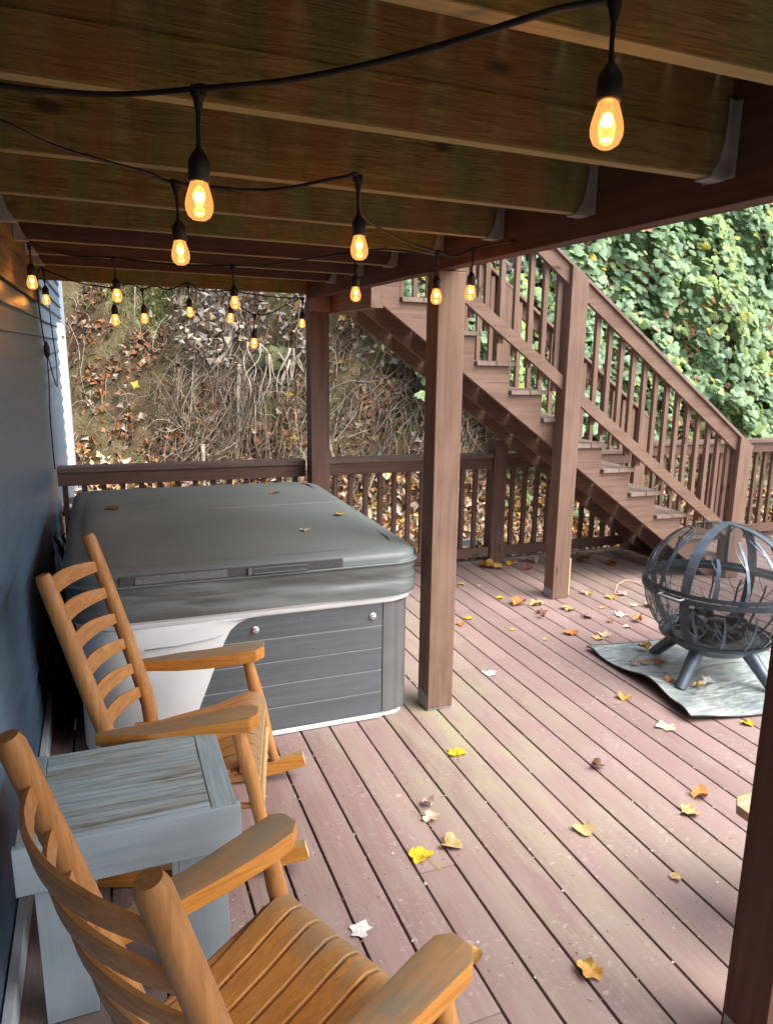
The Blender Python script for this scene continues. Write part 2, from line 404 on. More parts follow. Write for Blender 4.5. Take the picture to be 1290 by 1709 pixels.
iron = plain('dark_blued_iron', (.045, .058, .075), .42, .5, .55, .3, 18, .15)
iron_light = plain('weathered_iron_band', (.095, .12, .15), .38, .5, .55, .25, 14, .12)
def mesh_material(a0):
    s = NT('spark_mesh', .5, .4); s.base((.03, .032, .035)); s.set('Metallic', .4)
    c = s.coord(); w1 = s.math('FRACT', s.math('MULTIPLY', s.sep(c)[2], 75))
    ang = s.math('ARCTAN2', s.sep(c)[1], s.sep(c)[0]); w2 = s.math('FRACT', s.math('MULTIPLY', ang, 30))
    h = s.math('ADD', s.math('MULTIPLY', s.noise(c, 60, 2), .14), a0-.07)
    s.link(h, s.b.inputs['Alpha']); return s.m
spark_m = mesh_material(.26); spark_b = mesh_material(.46)
def mat_material():
    s = NT('silver_fire_mat', .38, .5); c = s.coord(); s.set('Metallic', .25)
    n = s.noise(c, 4, 5, .6, .4); st = s.noise(s.mapped(c, (2, 6, 1)), 2.2, 5, .65, .5)
    col = s.ramp(n, [(.3, (.27, .31, .29)), (.7, (.50, .55, .53))])
    col = s.mix(s.math('MULTIPLY', s.ramp(st, [(.48, 0.), (.60, 1.)]), .65), col, (.19, .24, .28))
    st3 = s.noise(s.mapped(c, (3, 3, 1), (5, 2, 0)), 1.4, 6, .7, .6)
    col = s.mix(s.math('MULTIPLY', s.ramp(st3, [(.52, 0.), (.62, 1.)]), .6), col, (.62, .66, .64))
    s.base(col); s.bump(s.math('ADD', s.math('ADD', n, s.math('MULTIPLY', s.noise(c, 40, 3), .15)), s.noise(s.mapped(c, (1.2, 4, 1)), 1.8, 3, .5, 1.5)), .9, .03); return s.m
firemat_m = mat_material()
black_m = plain('black_plastic', (.012, .012, .013), .45, .4, 0, .3, 30, .1)
cable_m = plain('black_cable', (.012, .011, .011), .55, .3, 0, .2, 60, .05)
white_m = plain('white_trim', (.68, .72, .76), .5, .3, 0, .05, 6, .03)

def siding_material():
    s = NT('blue_grey_siding', .36, .5); c = s.coord('World')
    n = s.noise(s.mapped(c, (1, 1.2, 30)), 1.6, 5, .6, .6); n2 = s.noise(c, 1.1, 3)
    col = s.ramp(n, [(.3, (.085, .145, .225)), (.7, (.13, .205, .30))])
    col = s.mix(s.math('MULTIPLY', s.ramp(n2, [(.4, 0.), (.7, 1.)]), .3), col, (.12, .165, .22))
    s.base(col); s.bump(n, .12, .003); return s.m
siding_m = siding_material()

def filament_material():
    s = NT('glowing_filament_and_glint'); s.base((1, .6, .2))
    s.b.inputs['Emission Color'].default_value = (1, .66, .26, 1); s.set('Emission Strength', 8); return s.m
fil_m = filament_material()
def bulb_glass():
    m = bpy.data.materials.new('amber_bulb_glass'); m.use_nodes = True; t = m.node_tree; t.nodes.clear(); N = t.nodes.new
    tr = N('ShaderNodeBsdfTransparent'); tr.inputs[0].default_value = (1, .62, .25, 1)
    em = N('ShaderNodeEmission'); em.inputs[0].default_value = (1, .46, .13, 1); em.inputs[1].default_value = .62
    gl = N('ShaderNodeBsdfGlossy'); gl.inputs['Roughness'].default_value = .08; gl.inputs[0].default_value = (1, .85, .6, 1)
    m1 = N('ShaderNodeMixShader'); m1.inputs[0].default_value = .42; m2 = N('ShaderNodeMixShader'); m2.inputs[0].default_value = .08
    o = N('ShaderNodeOutputMaterial'); L = t.links.new
    L(tr.outputs[0], m1.inputs[1]); L(em.outputs[0], m1.inputs[2]); L(m1.outputs[0], m2.inputs[1]); L(gl.outputs[0], m2.inputs[2]); L(m2.outputs[0], o.inputs[0])
    return m
bulb_m = bulb_glass()

def attr_material(name, rough=.6, spec=.25, transl=0):
    s = NT(name, rough, spec); a = s.node('ShaderNodeAttribute', attribute_name='tone')
    n = s.noise(s.coord(), 22, 4, .6)
    s.base(s.mix(s.math('MULTIPLY', n, .55), a.outputs[0], (.5, .5, .5), 'MULTIPLY'))
    if transl:
        tb = s.node('ShaderNodeBsdfTranslucent'); s.link(a.outputs[0], tb.inputs[0])
        mx = s.node('ShaderNodeMixShader'); mx.inputs[0].default_value = transl
        out = [q for q in s.n if q.type == 'OUTPUT_MATERIAL'][0]
        s.link(s.b.outputs[0], mx.inputs[1]); s.link(tb.outputs[0], mx.inputs[2]); s.link(mx.outputs[0], out.inputs[0])
    return s.m
litter_m = attr_material('dry_leaf_litter', .7, .2)
ivy_m = attr_material('ivy_leaves', .5, .35, .25)
vine_m = attr_material('dead_vine_stems', .8, .15)

# ================================================================== SETTING: ground and bank
def sstep(a, b, x):
    t = np.clip((x-a)/(b-a), 0, 1); return t*t*(3-2*t)
def bumps(x, y, s=1.0, seed=0.0):
    return (np.sin(1.7*x*s+seed+1.3*np.sin(.9*y*s)) * np.sin(1.3*y*s+2.1+seed) + .5*np.sin(3.9*x*s+1.1*y*s+seed*2)*np.sin(3.1*y*s-.7*x*s+1)
            + .25*np.sin(8.3*x*s+2.1*y*s)*np.sin(7.1*y*s+seed))
def foot(x): return 9.55 - .55*(np.clip(x, -1.0, 5.5)+.4) - .05*np.clip(x-5.5, 0, 30)
def terrain(x, y):
    x = np.asarray(x, float); y = np.asarray(y, float)
    z = -.42 + .30*sstep(5.75, 6.15, y) + .05*np.clip(y-6.1, 0, 4)
    t = y - foot(x)
    steep = 1.75
    z = z - .45*np.exp(-((x-1.98)/.20)**2-((t-1.02)/.16)**2) + .12*np.exp(-((x-1.9)/.35)**2-((t-.55)/.25)**2)
    z = z + steep*(np.clip(t, 0, 3.9)) - .8*sstep(-.2, 1.4, t)*0 + .18*np.clip(t-3.9, 0, 60)
    z = z + sstep(-.6, .8, t)*.16*bumps(x, y, 1.2)*sstep(0, 1, 8-t) + .025*bumps(x, y, 3.1, 4)*sstep(6.2, 7, y)
    return z
def vnoise(x, y, seed):
    r = np.random.default_rng(seed).uniform(-1, 1, (257, 257)); xi = np.floor(x).astype(int); yi = np.floor(y).astype(int)
    fx = x-xi; fy = y-yi; fx = fx*fx*(3-2*fx); fy = fy*fy*(3-2*fy); xi %= 256; yi %= 256
    return (r[xi, yi]*(1-fx)+r[xi+1, yi]*fx)*(1-fy)+(r[xi, yi+1]*(1-fx)+r[xi+1, yi+1]*fx)*fy
def ax_samples(a, b, fine, far):
    inner = np.arange(a, b+1e-6, fine); o = np.geomspace(fine, far, 40)
    return np.concatenate([(a-np.cumsum(np.geomspace(fine, 60, 22)))[::-1], inner, b+np.cumsum(np.geomspace(fine, 60, 22))])
xs = ax_samples(-2, 8, .05, 60); ys = ax_samples(5.7, 12.5, .045, 60)
X, Yg = np.meshgrid(xs, ys, indexing='ij'); Z = terrain(X, Yg)
TT = sstep(-.4, .4, Yg-foot(X))*(1-sstep(5, 7, Yg-foot(X)))
Z = Z + TT*(.13*vnoise(X*3.1+50, Yg*6+50, 1)+.07*vnoise(X*8+50, Yg*16+50, 2)+.035*vnoise(X*19+50, Yg*30+50, 3))
Z = Z + (1-TT)*sstep(5.9, 6.2, Yg)*.015*vnoise(X*9+50, Yg*9+50, 4)
V = np.stack([X, Yg, Z], -1).reshape(-1, 3); nx, ny = len(xs), len(ys)
ii, jj = np.meshgrid(np.arange(nx-1), np.arange(ny-1), indexing='ij'); a = (ii*ny+jj).ravel()
F = np.stack([a, a+ny, a+ny+1, a+1], 1)
def ground_material():
    s = NT('bank_soil', .9, .1); P = s.coord('World')
    n = s.noise(P, 2.2, 6, .65, .5); n2 = s.noise(P, 26, 5, .7)
    col = s.ramp(n, [(.32, (.085, .058, .034)), (.5, (.17, .125, .07)), (.7, (.27, .215, .125))])
    col = s.mix(s.math('MULTIPLY', s.ramp(s.noise(P, 1.1, 4, .6), [(.48, 0.), (.62, 1.)]), .6), col, (.16, .175, .06))
    col = s.mix(s.math('MULTIPLY', s.ramp(n2, [(.45, 0.), (.7, 1.)]), .6), col, (.09, .07, .045))
    xx, yy, zz = s.sep(P)
    gm = s.math('MULTIPLY', s.ramp(s.math('ADD', s.math('SUBTRACT', xx, 2.8), s.math('MULTIPLY', n, .6)), [(.3, 0.), (.9, 1.)]), s.ramp(zz, [(.75, 0.), (1., 1.)]))
    col = s.mix(gm, col, (.055, .095, .035))
    ms = s.math('ADD', s.math('POWER', s.math('SUBTRACT', xx, 1.85), 2), s.math('POWER', s.math('SUBTRACT', zz, 1.45), 2))
    col = s.mix(s.math('MULTIPLY', s.ramp(ms, [(.02, 1.), (.30, 0.)]), s.ramp(n2, [(.35, .3), (.6, 1.)])), col, (.12, .15, .055))
    s.base(col); s.bump(s.math('ADD', n2, n), .8, .05); return s.m
g = raw_mesh('ground', V, F, ground_material(), smooth=True); tag(g, kind='structure')

# ---- scatter helper: template (n,3) with faces, many transforms
def scatter(name, tmpl, faces, pos, nrm, size, colors, mat, spin=None, tilt=.5, bend=None, **k):
    n = len(pos); T = np.asarray(tmpl, float); F0 = np.asarray(faces)
    nrm = nrm + RNG.normal(0, tilt, (n, 3)); nrm /= np.linalg.norm(nrm, axis=1)[:, None]
    ref = RNG.normal(0, 1, (n, 3)) if spin is None else spin + RNG.normal(0, .35, (n, 3))
    u = ref - nrm*(ref*nrm).sum(1)[:, None]; u /= np.linalg.norm(u, axis=1)[:, None]; v = np.cross(nrm, u)
    tz = T[:, 2][None, :]*(RNG.uniform(-1, 2.2, (n, 1)) if bend is None else RNG.uniform(bend[0], bend[1], (n, 1)))
    sx = size*RNG.uniform(.8, 1.2, n)
    Vv = pos[:, None, :] + (T[:, 0][None, :, None]*u[:, None, :]*size[:, None, None] + T[:, 1][None, :, None]*v[:, None, :]*sx[:, None, None]
                            + tz[:, :, None]*nrm[:, None, :]*size[:, None, None])
    Ff = F0[None] + (np.arange(n)*len(T))[:, None, None]
    C = np.repeat(colors, len(F0), 0)
    C = C*RNG.uniform(.9, 1.1, (len(C), 1))
    return raw_mesh(name, Vv.reshape(-1, 3), Ff.reshape(-1, F0.shape[1]), mat, C, **k)
def tnormal(x, y):
    e = .05; dx = (terrain(x+e, y)-terrain(x-e, y))/(2*e); dy = (terrain(x, y+e)-terrain(x, y-e))/(2*e)
    n = np.stack([-dx, -dy, np.ones_like(dx)], 1); return n/np.linalg.norm(n, axis=1)[:, None]
# crumpled leaf: 6-point star-ish, fan of triangles
def leaf_template(lobes, depth=.35, curl=.35, n=None):
    pts = [(0, 0, 0)]; m = lobes*2
    for k in range(m):
        r = 1.0 if k % 2 == 0 else 1-depth; r *= .5
        t = 2*math.pi*k/m; pts.append((r*math.cos(t), r*math.sin(t)*.92, curl*r*r*2*math.cos(2*t+.6)))
    return pts, [(0, 1+k, 1+(k+1) % m) for k in range(m)]
PAL_LIT = np.array([(.26,.145,.08),(.18,.10,.055),(.33,.20,.11),(.46,.35,.24),(.13,.08,.05),(.28,.12,.055),(.36,.18,.08),(.50,.43,.33),(.24,.18,.13),(.09,.06,.04)])
def litter(name, n, xr, yr, dens, smin, smax, extra=None, lift=.03, label=None):
    x = RNG.uniform(*xr, n); y = RNG.uniform(*yr, n)
    keep = RNG.uniform(0, 1, n) < dens(x, y); x, y = x[keep], y[keep]; n = len(x)
    z = terrain(x, y); nr = tnormal(x, y)
    pos = np.stack([x, y, z], 1) + nr*RNG.uniform(0, lift, n)[:, None]
    c = PAL_LIT[RNG.integers(0, len(PAL_LIT), n)].copy(); lowf = (y-foot(x) < .3); c[lowf] = np.clip(c[lowf]*1.35, 0, .8)
    red = RNG.uniform(0, 1, n) < .12; c[red] = (.38, .15, .06)
    yel = RNG.uniform(0, 1, n) < .025; c[yel] = (.62, .47, .08)
    T, Fc = leaf_template(4, .42, .5)
    return scatter(name, T, Fc, pos, nr, RNG.uniform(smin, smax, n), c, litter_m, tilt=.55)
def dens_flat(x, y):
    t = y-foot(x); patch = vnoise(x*1.6+20, y*5+20, 8) + .6*vnoise(x*4+20, y*11+20, 9)
    slope = np.where(patch > -.25 + .30*np.clip(t-.3, 0, 3), 1.0, .16) * np.clip(1.25-.30*t, .2, 1)
    return np.where(t < .35, 1.0, slope)
lit = litter('leaf_litter', 60000, (-1.2, 9.5), (5.93, 11.6), dens_flat, .05, .125)
tag(lit, 'brown and orange dry leaves covering the ground and bank behind the railing', 'leaf litter', kind='stuff')

n = 13000; x = RNG.uniform(-.4, 8.5, n); y = 5.95 + (foot(x)+.25-5.95)*RNG.uniform(0, 1, n)
nr = tnormal(x, y); pos = np.stack([x, y, terrain(x, y)], 1)+nr*RNG.uniform(.02, .075, n)[:, None]
pf = np.array([(.62,.46,.30),(.70,.58,.42),(.50,.30,.15),(.42,.22,.11),(.72,.62,.50),(.30,.17,.10),(.60,.36,.14),(.55,.42,.30)])
cf = pf[RNG.integers(0, 8, n)].copy(); ye = RNG.uniform(0, 1, n) < .05; cf[ye] = (.78, .55, .10); rd = RNG.uniform(0, 1, n) < .04; cf[rd] = (.60, .22, .06)
T, Fc = leaf_template(5, .32, .8)
fl2 = scatter('fallen_leaves', T, Fc, pos, nr, RNG.uniform(.07, .15, n), cf, litter_m, tilt=.6)
tag(fl2, 'thick carpet of pale tan and orange leaves on the ground just outside the railing', 'fallen leaves', kind='stuff')

# ---- dead vines hanging over the bank
def tubes_np(paths, radii, cols, seg=3):
    """paths: (n, m, 3)"""
    n, m, _ = paths.shape; d = np.gradient(paths, axis=1); d /= np.linalg.norm(d, axis=2)[:, :, None]+1e-9
    a = np.array([.3, .2, .93]); u = np.cross(d, a); u /= np.linalg.norm(u, axis=2)[:, :, None]+1e-9; v = np.cross(d, u)
    ang = np.arange(seg)*2*np.pi/seg
    rr = radii[:, None]*np.linspace(1, .45, m)[None, :]
    P = paths[:, :, None, :] + rr[:, :, None, None]*(np.cos(ang)[None, None, :, None]*u[:, :, None, :] + np.sin(ang)[None, None, :, None]*v[:, :, None, :])
    idx = np.arange(n*m*seg).reshape(n, m, seg)
    F = np.stack([idx[:, :-1, :], np.roll(idx, -1, 2)[:, :-1, :], np.roll(idx, -1, 2)[:, 1:, :], idx[:, 1:, :]], -1).reshape(n, -1, 4)
    C = np.repeat(cols, F.shape[1], 0)
    return P.reshape(-1, 3), F.reshape(-1, 4), C
def vines(name, n, xr, tr, length, rad, wob, cols, down=True, lift=.1):
    m = 12; x = RNG.uniform(*xr, n); y = foot(x)+RNG.uniform(*tr, n)
    L = RNG.uniform(*length, n); s = np.linspace(0, 1, m)
    ang = RNG.normal(0, .5, n) if down else RNG.uniform(0, 2*np.pi, n)
    dxs = np.sin(ang)*L; dys = -np.cos(ang)*L*.5 if down else np.cos(ang)*L*.6
    ph = RNG.uniform(0, 6.3, (n, 4)); fr = RNG.uniform(3, 9, (n, 2))
    px = x[:, None]+dxs[:, None]*s + wob*np.sin(fr[:, :1]*s+ph[:, :1])
    py = y[:, None]+dys[:, None]*s + wob*.6*np.sin(fr[:, 1:]*s+ph[:, 1:2])
    pz = terrain(px, py) + .015 + lift*np.sin(np.pi*s)[None, :]*RNG.uniform(0, 1, (n, 1)) + .02*np.sin(9*s[None, :]+ph[:, 2:3])
    # lift outwards from the slope
    py = py - lift*np.sin(np.pi*s)[None, :]*RNG.uniform(0, 1, (n, 1))*.8
    P, F, C = tubes_np(np.stack([px, py, pz], -1), RNG.uniform(*rad, n), cols[RNG.integers(0, len(cols), n)])
    return P, F, C
VC = np.array([(.40,.33,.25),(.28,.22,.16),(.50,.43,.34),(.20,.155,.11),(.14,.10,.07)])
parts = [vines('v', 300, (.9, 5.2), (.1, 3.2), (.5, 1.8), (.002, .006), .12, VC),
         vines('v', 60, (1.0, 5.0), (.3, 2.6), (.6, 1.8), (.007, .014), .16, VC),
         vines('v', 420, (1.25, 1.75), (.7, 2.2), (.4, 1.1), (.002, .005), .07, VC),
         vines('v', 900, (-.6, 5.5), (-.2, 2.0), (.12, .5), (.002, .006), .08, VC, down=False, lift=.06),
         vines('v', 45, (-.6, 1.3), (.6, 3.9), (.6, 2.2), (.003, .006), .04, VC),
         vines('v', 900, (.6, 4.6), (.15, .9), (.3, .8), (.003, .006), .08, VC, down=False, lift=.12)]
off = 0; PP = []; FF = []; CC = []
for P, F, C in parts: PP.append(P); FF.append(F+off); CC.append(C); off += len(P)
vo = raw_mesh('dead_vines', np.concatenate(PP), np.concatenate(FF), vine_m, np.concatenate(CC), smooth=True)
tag(vo, 'tangle of pale dead vines hanging over the bare bank', 'dead vines', kind='stuff')

# withered grey leaves hanging at the top of the bank
n = 5200; x = RNG.uniform(.9, 4.8, n); t = RNG.uniform(.95, 2.6, n); y = foot(x)+t
keep = RNG.uniform(0, 1, n) < np.clip(.35+.5*(t-1)+.5*bumps(x, y, 2, 5), 0, 1); x, y = x[keep], y[keep]
nr = tnormal(x, y); pos = np.stack([x, y, terrain(x, y)], 1)+nr*RNG.uniform(.02, .22, len(x))[:, None]
T, Fc = leaf_template(3, .45, .9)
pal = np.array([(.27,.24,.21),(.36,.33,.29),(.19,.16,.13),(.30,.22,.14),(.42,.36,.28)])
wl = scatter('withered_leaves', T, Fc, pos, nr, RNG.uniform(.06, .12, len(x)), pal[RNG.integers(0, 5, len(x))], litter_m, tilt=.9)
tag(wl, 'withered grey leaves clinging to the dead vines high on the bank', 'withered leaves', kind='stuff')

# small green weeds on the upper left of the bank
n = 2200; x = RNG.normal(.55, .28, n); y = foot(x)+RNG.normal(1.42, .22, n)
nr = tnormal(x, y); pos = np.stack([x, y, terrain(x, y)], 1)
T = [(0,0,0),(.5,.05,.1),(1.0,0,.35),(.5,-.05,.1)]
gr = scatter('green_weeds', T, [(0,1,2),(0,2,3)], pos, nr, RNG.uniform(.05, .13, n), np.array([(.15,.24,.07),(.22,.32,.11),(.28,.30,.12)])[RNG.integers(0,3,n)], litter_m, tilt=.8, spin=np.array([0,-.3,1.]))
tag(gr, 'patch of short green weeds growing on the bare bank', 'weeds', kind='stuff')

# ---- ivy / creeper blanket on the right
def ivy_mask(x, y):
    zz = terrain(x, y); lo = .95 + .25*np.sin(2.3*x) + .15*np.sin(5.1*x+1)
    edge = 3.2 + .35*np.sin(1.9*zz) + .2*np.sin(4.3*zz+1)
    return (zz > lo) & (x > edge)
def ivy_lift(x, y): return .28 + .22*(bumps(x, y, 1.6, 3)) + .10*bumps(x, y, 3.8, 1)
T = [(0,0,.0)]
out = [(-.10,.0),(-.22,.30),(.02,.52),(.20,.34),(.42,.42),(.62,.22),(.82,.0),(.62,-.22),(.42,-.42),(.20,-.34),(.02,-.52),(-.22,-.30)]
T = [(.25,0,.04)] + [(px, py, -.16*abs(py)*2-.10*max(0,px)) for px, py in out]
Fi = [(0, 1+k, 1+(k+1) % 12) for k in range(12)]
n = 42000; x = RNG.uniform(2.9, 15, n); y = foot(x)+RNG.uniform(.3, 4.9, n)
keep = ivy_mask(x, y) & (RNG.uniform(0, 1, n) < np.where(x > 11, .5, 1)); x, y = x[keep], y[keep]; n = len(x)
nr = tnormal(x, y); pos = np.stack([x, y, terrain(x, y)], 1) + nr*(np.clip(ivy_lift(x, y), .04, 1)*1.0 + RNG.uniform(-.10, .05, n))[:, None]
out_n = nr*.6 + np.array([0, -.55, .6]); 
big = np.clip(.5+.6*bumps(x*1.3, y*1.3, 1.1, 7), 0, 1)
base = np.array([(.20,.33,.16),(.27,.42,.22),(.15,.26,.11),(.34,.48,.27),(.24,.38,.23)])[RNG.integers(0,5,n)]
lime = np.array([(.34,.46,.13),(.30,.43,.15)])[RNG.integers(0,2,n)]
m_ = (RNG.uniform(0,1,n) < .12+.5*(big > .72)); base[m_] = lime[m_]
yl = RNG.uniform(0,1,n) < .02; base[yl] = (.55,.45,.07)
br = RNG.uniform(0,1,n) < .012; base[br] = (.38,.20,.11)
ivy = scatter('ivy', T, Fi, pos, out_n, RNG.uniform(.05, .15, n)**1.0, base, ivy_m, tilt=.38, spin=np.array([0, -.6, -1.]), bend=(.3, 1.6))
tag(ivy, 'dense green lobed creeper leaves covering the bank beyond the stairs', 'creeper', kind='stuff')
# sparse tendrils/edge leaves low down
n = 700; x = RNG.uniform(3.9, 9, n); y = foot(x)+RNG.uniform(.1, .9, n)
nr = tnormal(x, y); pos = np.stack([x, y, terrain(x, y)], 1) + nr*RNG.uniform(.03, .15, n)[:, None]
iv2 = scatter('creeper_runners', T, Fi, pos, nr*.6+np.array([0,-.3,.7]), RNG.uniform(.05, .11, n), np.array([(.14,.23,.11),(.20,.30,.12),(.30,.32,.10)])[RNG.integers(0,3,n)], ivy_m, tilt=.5, bend=(.3, 1.6))
tag(iv2, 'scattered small green creeper leaves at the foot of the bank', 'creeper', kind='stuff')

# ---- branches and roots one can tell apart
root_m = wood('pale_dead_root', (.30, .25, .19), (.50, .44, .36), 'z', .8, .15, 40, 5, (.2, .16, .12), .5, 'World', .5)
def gp(x, dy, dz=0):
    y = foot(x)+dy; return Vector((x, y, float(terrain(x, y))+dz))
def branch(name, pts, rad, label, cat, group=None):
    m = MB(); ps = []
    P = [gp(*p) for p in pts]
    for a, b in zip(P, P[1:]):
        for k in range(4): ps.append(a.lerp(b, k/4)+Vector((random.uniform(-.008,.008), random.uniform(-.008,.008), random.uniform(-.008,.008))))
    ps.append(P[-1]); rr = [rad*(1-.55*i/(len(ps)-1))*random.uniform(.85, 1.1) for i in range(len(ps))]
    m.tube(ps, rr, 8); o = m.build(name, root_m, smooth=True); return tag(o, label, cat, group)
branch('broken_branch', [(1.55, 1.15, .22), (1.42, 1.0, .13), (1.22, .85, .10)], .038, 'thick pale broken branch sticking out of the bank, splintered end', 'branch')
branch('exposed_root', [(1.56, .95, .08), (1.50, .72, .07), (1.47, .5, .06), (1.38, .3, .04)], .035, 'pale bent root hanging down the bank below the broken branch', 'root')
branch('exposed_root', [(2.42, 1.3, .1), (2.40, .95, .12), (2.33, .6, .1), (2.42, .3, .06)], .05, 'thick twisted pale root beside the far roof post', 'root')
branch('fallen_stick', [(.1, 3.0, .1), (-.02, 2.4, .2), (-.12, 1.6, .12)], .012, 'long thin pale stick leaning on the bank near the house corner', 'stick')
branch('fallen_stick', [(.85, 3.0, .1), (.62, 2.0, .18), (.42, 1.0, .12)], .012, 'long straight stick leaning down the middle of the green weed patch', 'stick')
branch('fallen_stick', [(1.35, 2.0, .15), (1.15, 1.2, .18), (.9, .4, .08)], .012, 'long pale stick leaning left of the broken branch', 'stick')
branch('fallen_stick', [(1.05, .35, .15), (1.03, .12, .1), (1.0, -.1, .03)], .028, 'short stout stub of a pale stick at the foot of the bank', 'stick')

sp = empty('mossy_stump', gp(1.98, .95), label='mossy old stump half buried in the bank with pale roots hanging over it', cat='stump')
cS = gp(1.98, 1.02, .12)
m = MB()
def stump(u, v):
    a = 2*math.pi*u; e = math.pi*(v-.5); r = .27*(1+.28*noise.noise(Vector((math.cos(a)*1.6, math.sin(a)*1.6, v*3)))+.12*noise.noise(Vector((math.cos(a)*5, math.sin(a)*5, v*9))))
    if -1.2 < math.sin(e) < .1 and math.sin(a) < 0: r *= .80
    return cS+Vector((r*1.15*math.cos(a)*math.cos(e), r*.9*math.sin(a)*math.cos(e), r*1.05*math.sin(e)))
m.grid(stump, 40, 26)
def moss():
    s = NT('moss_and_bark', .9, .1); c = s.coord('World'); n = s.noise(c, 9, 6, .7); n2 = s.noise(c, 40, 4, .7)
    col = s.ramp(n, [(.35, (.05, .045, .03)), (.5, (.12, .14, .055)), (.68, (.20, .21, .13))]); col = s.mix(s.ramp(n2, [(.5, 0.), (.7, .7)]), col, (.30, .28, .22))
    s.base(col); s.bump(s.math('ADD', n, n2), 1.0, .03); return s.m
m.build('trunk', moss(), sp, smooth=True)
rs = random.Random(11)
for k in range(16):
    x_ = rs.uniform(-.42, .40); P = []; L = rs.uniform(.35, .95); sw = rs.uniform(-.25, .25); z0 = rs.uniform(.12, .40)
    for q in range(9):
        t = q/8; bx_ = cS.x+x_+sw*t+.035*math.sin(7*t+k); zz = cS.z+z0-L*t
        # hang in front of the stump and the slope
        yy = cS.y-.25*math.sqrt(max(0, 1-(x_/.45)**2))-.05-.10*t
        P.append(Vector((bx_, min(yy, cS.y-.12-.28*t), zz)))
    MB().tube(P, [rs.uniform(.006, .017)*(1-.6*q/8) for q in range(9)], 6).build('root', root_m, sp, smooth=True)

# ================================================================== DECK FLOOR
X0, PITCH, GAP = .6455, .1447, .0095
m = MB(); k0 = int(math.floor((-.36-X0)/PITCH)); joints = {}
for k in range(k0, 46):
    a_, b_ = X0+k*PITCH+GAP/2, X0+(k+1)*PITCH-GAP/2
    a_ = max(a_, -.352)
    if b_-a_ < .02: continue
    rr = random.Random(k*31+5)
    jp = {2: [2.159], 1: [1.536], 3: [3.6], 5: [1.2, 3.9]}.get(k, [])
    if not jp: jp = [rr.uniform(-1.5, .6), rr.uniform(3.6, 5.4)] if k % 2 else [rr.uniform(-.5, .8), rr.uniform(2.8, 5.2)]
    ends = [-2.6]+sorted(jp)+[5.86]
    for y0_, y1_ in zip(ends, ends[1:]):
        dz = rr.uniform(-.0012, .0012)
        m.box((a_, y0_+.0015, -.027), (b_, y1_-.0015, dz), .0035)
dk = m.build('deck_floor', deck_m, smooth=True, angle=50); tag(dk, kind='structure')
m = MB()
for k in range(17): m.box((-.35, -2.5+.52*k, -.2), (7.2, -2.46+.52*k, -.029))
m.box((-.35, 5.862, -.24), (7.2, 5.90, -.002))
sub = m.build('deck_floor_framing', darkbrown['x']); tag(sub, kind='structure')

# ================================================================== HOUSE WALL
hw = empty('house_wall', (-.36, 2, 0), label='dark blue lap siding house wall running along the deck', cat='wall')
m = MB(); z = -.2; c = .115
YE = 9.42
while z < 6:
    # each course is a wedge: proud at the bottom
    m.prism([(-.362, z), (-.346, z), (-.358, z+c+.004), (-.362, z+c+.004)], 1, -3.0, YE) if False else None
    vs = [(-.40, z), (-.341, z), (-.360, z+c), (-.40, z+c)]
    m.prism(vs, 1, -3.0, YE)
    z += c
m.build('siding', siding_m, hw)
m = MB().box((-.345, -3, .003), (-.318, 5.60, .095), .003); m.build('base_trim', white_m, hw)
m = MB().box((-.44, YE, -.4), (-.315, YE+.11, 6.0), .004); m.build('corner_trim', plain('white_corner_trim', (.36, .40, .45), .5, .3, 0, .05, 6, .03), hw)
m = MB()
for a_, b_ in (((8.25, .55), (8.37, 2.02)), ((9.12, .55), (9.24, 2.02))): m.box((-.36, a_[0], a_[1]), (-.315, b_[0], b_[1]), .004)
m.box((-.36, 8.37, 1.90), (-.315, 9.12, 2.02), .004); m.box((-.36, 8.37, .55), (-.31, 9.12, .67), .004); m.box((-.36, 8.37, 1.22), (-.32, 9.12, 1.28), .004)
wf = m.build('window', white_m, hw)
gl = NT('window_glass', .08, .6); gl.base((.10, .12, .14)); MB().box((-.37, 8.37, .67), (-.335, 9.12, 1.90)).build('pane', gl.m, wf)
# soffit board / ledger trim along the wall under the joists
m = MB().box((-.345, -1.5, 2.08), (-.33, 5.8, 2.235), .003); m.build('frieze_board', wood('grey_brown_frieze', (.12,.09,.06), (.19,.14,.095), 'y', .6, .3, 40, 1.5, None, .2, 'World'), hw)

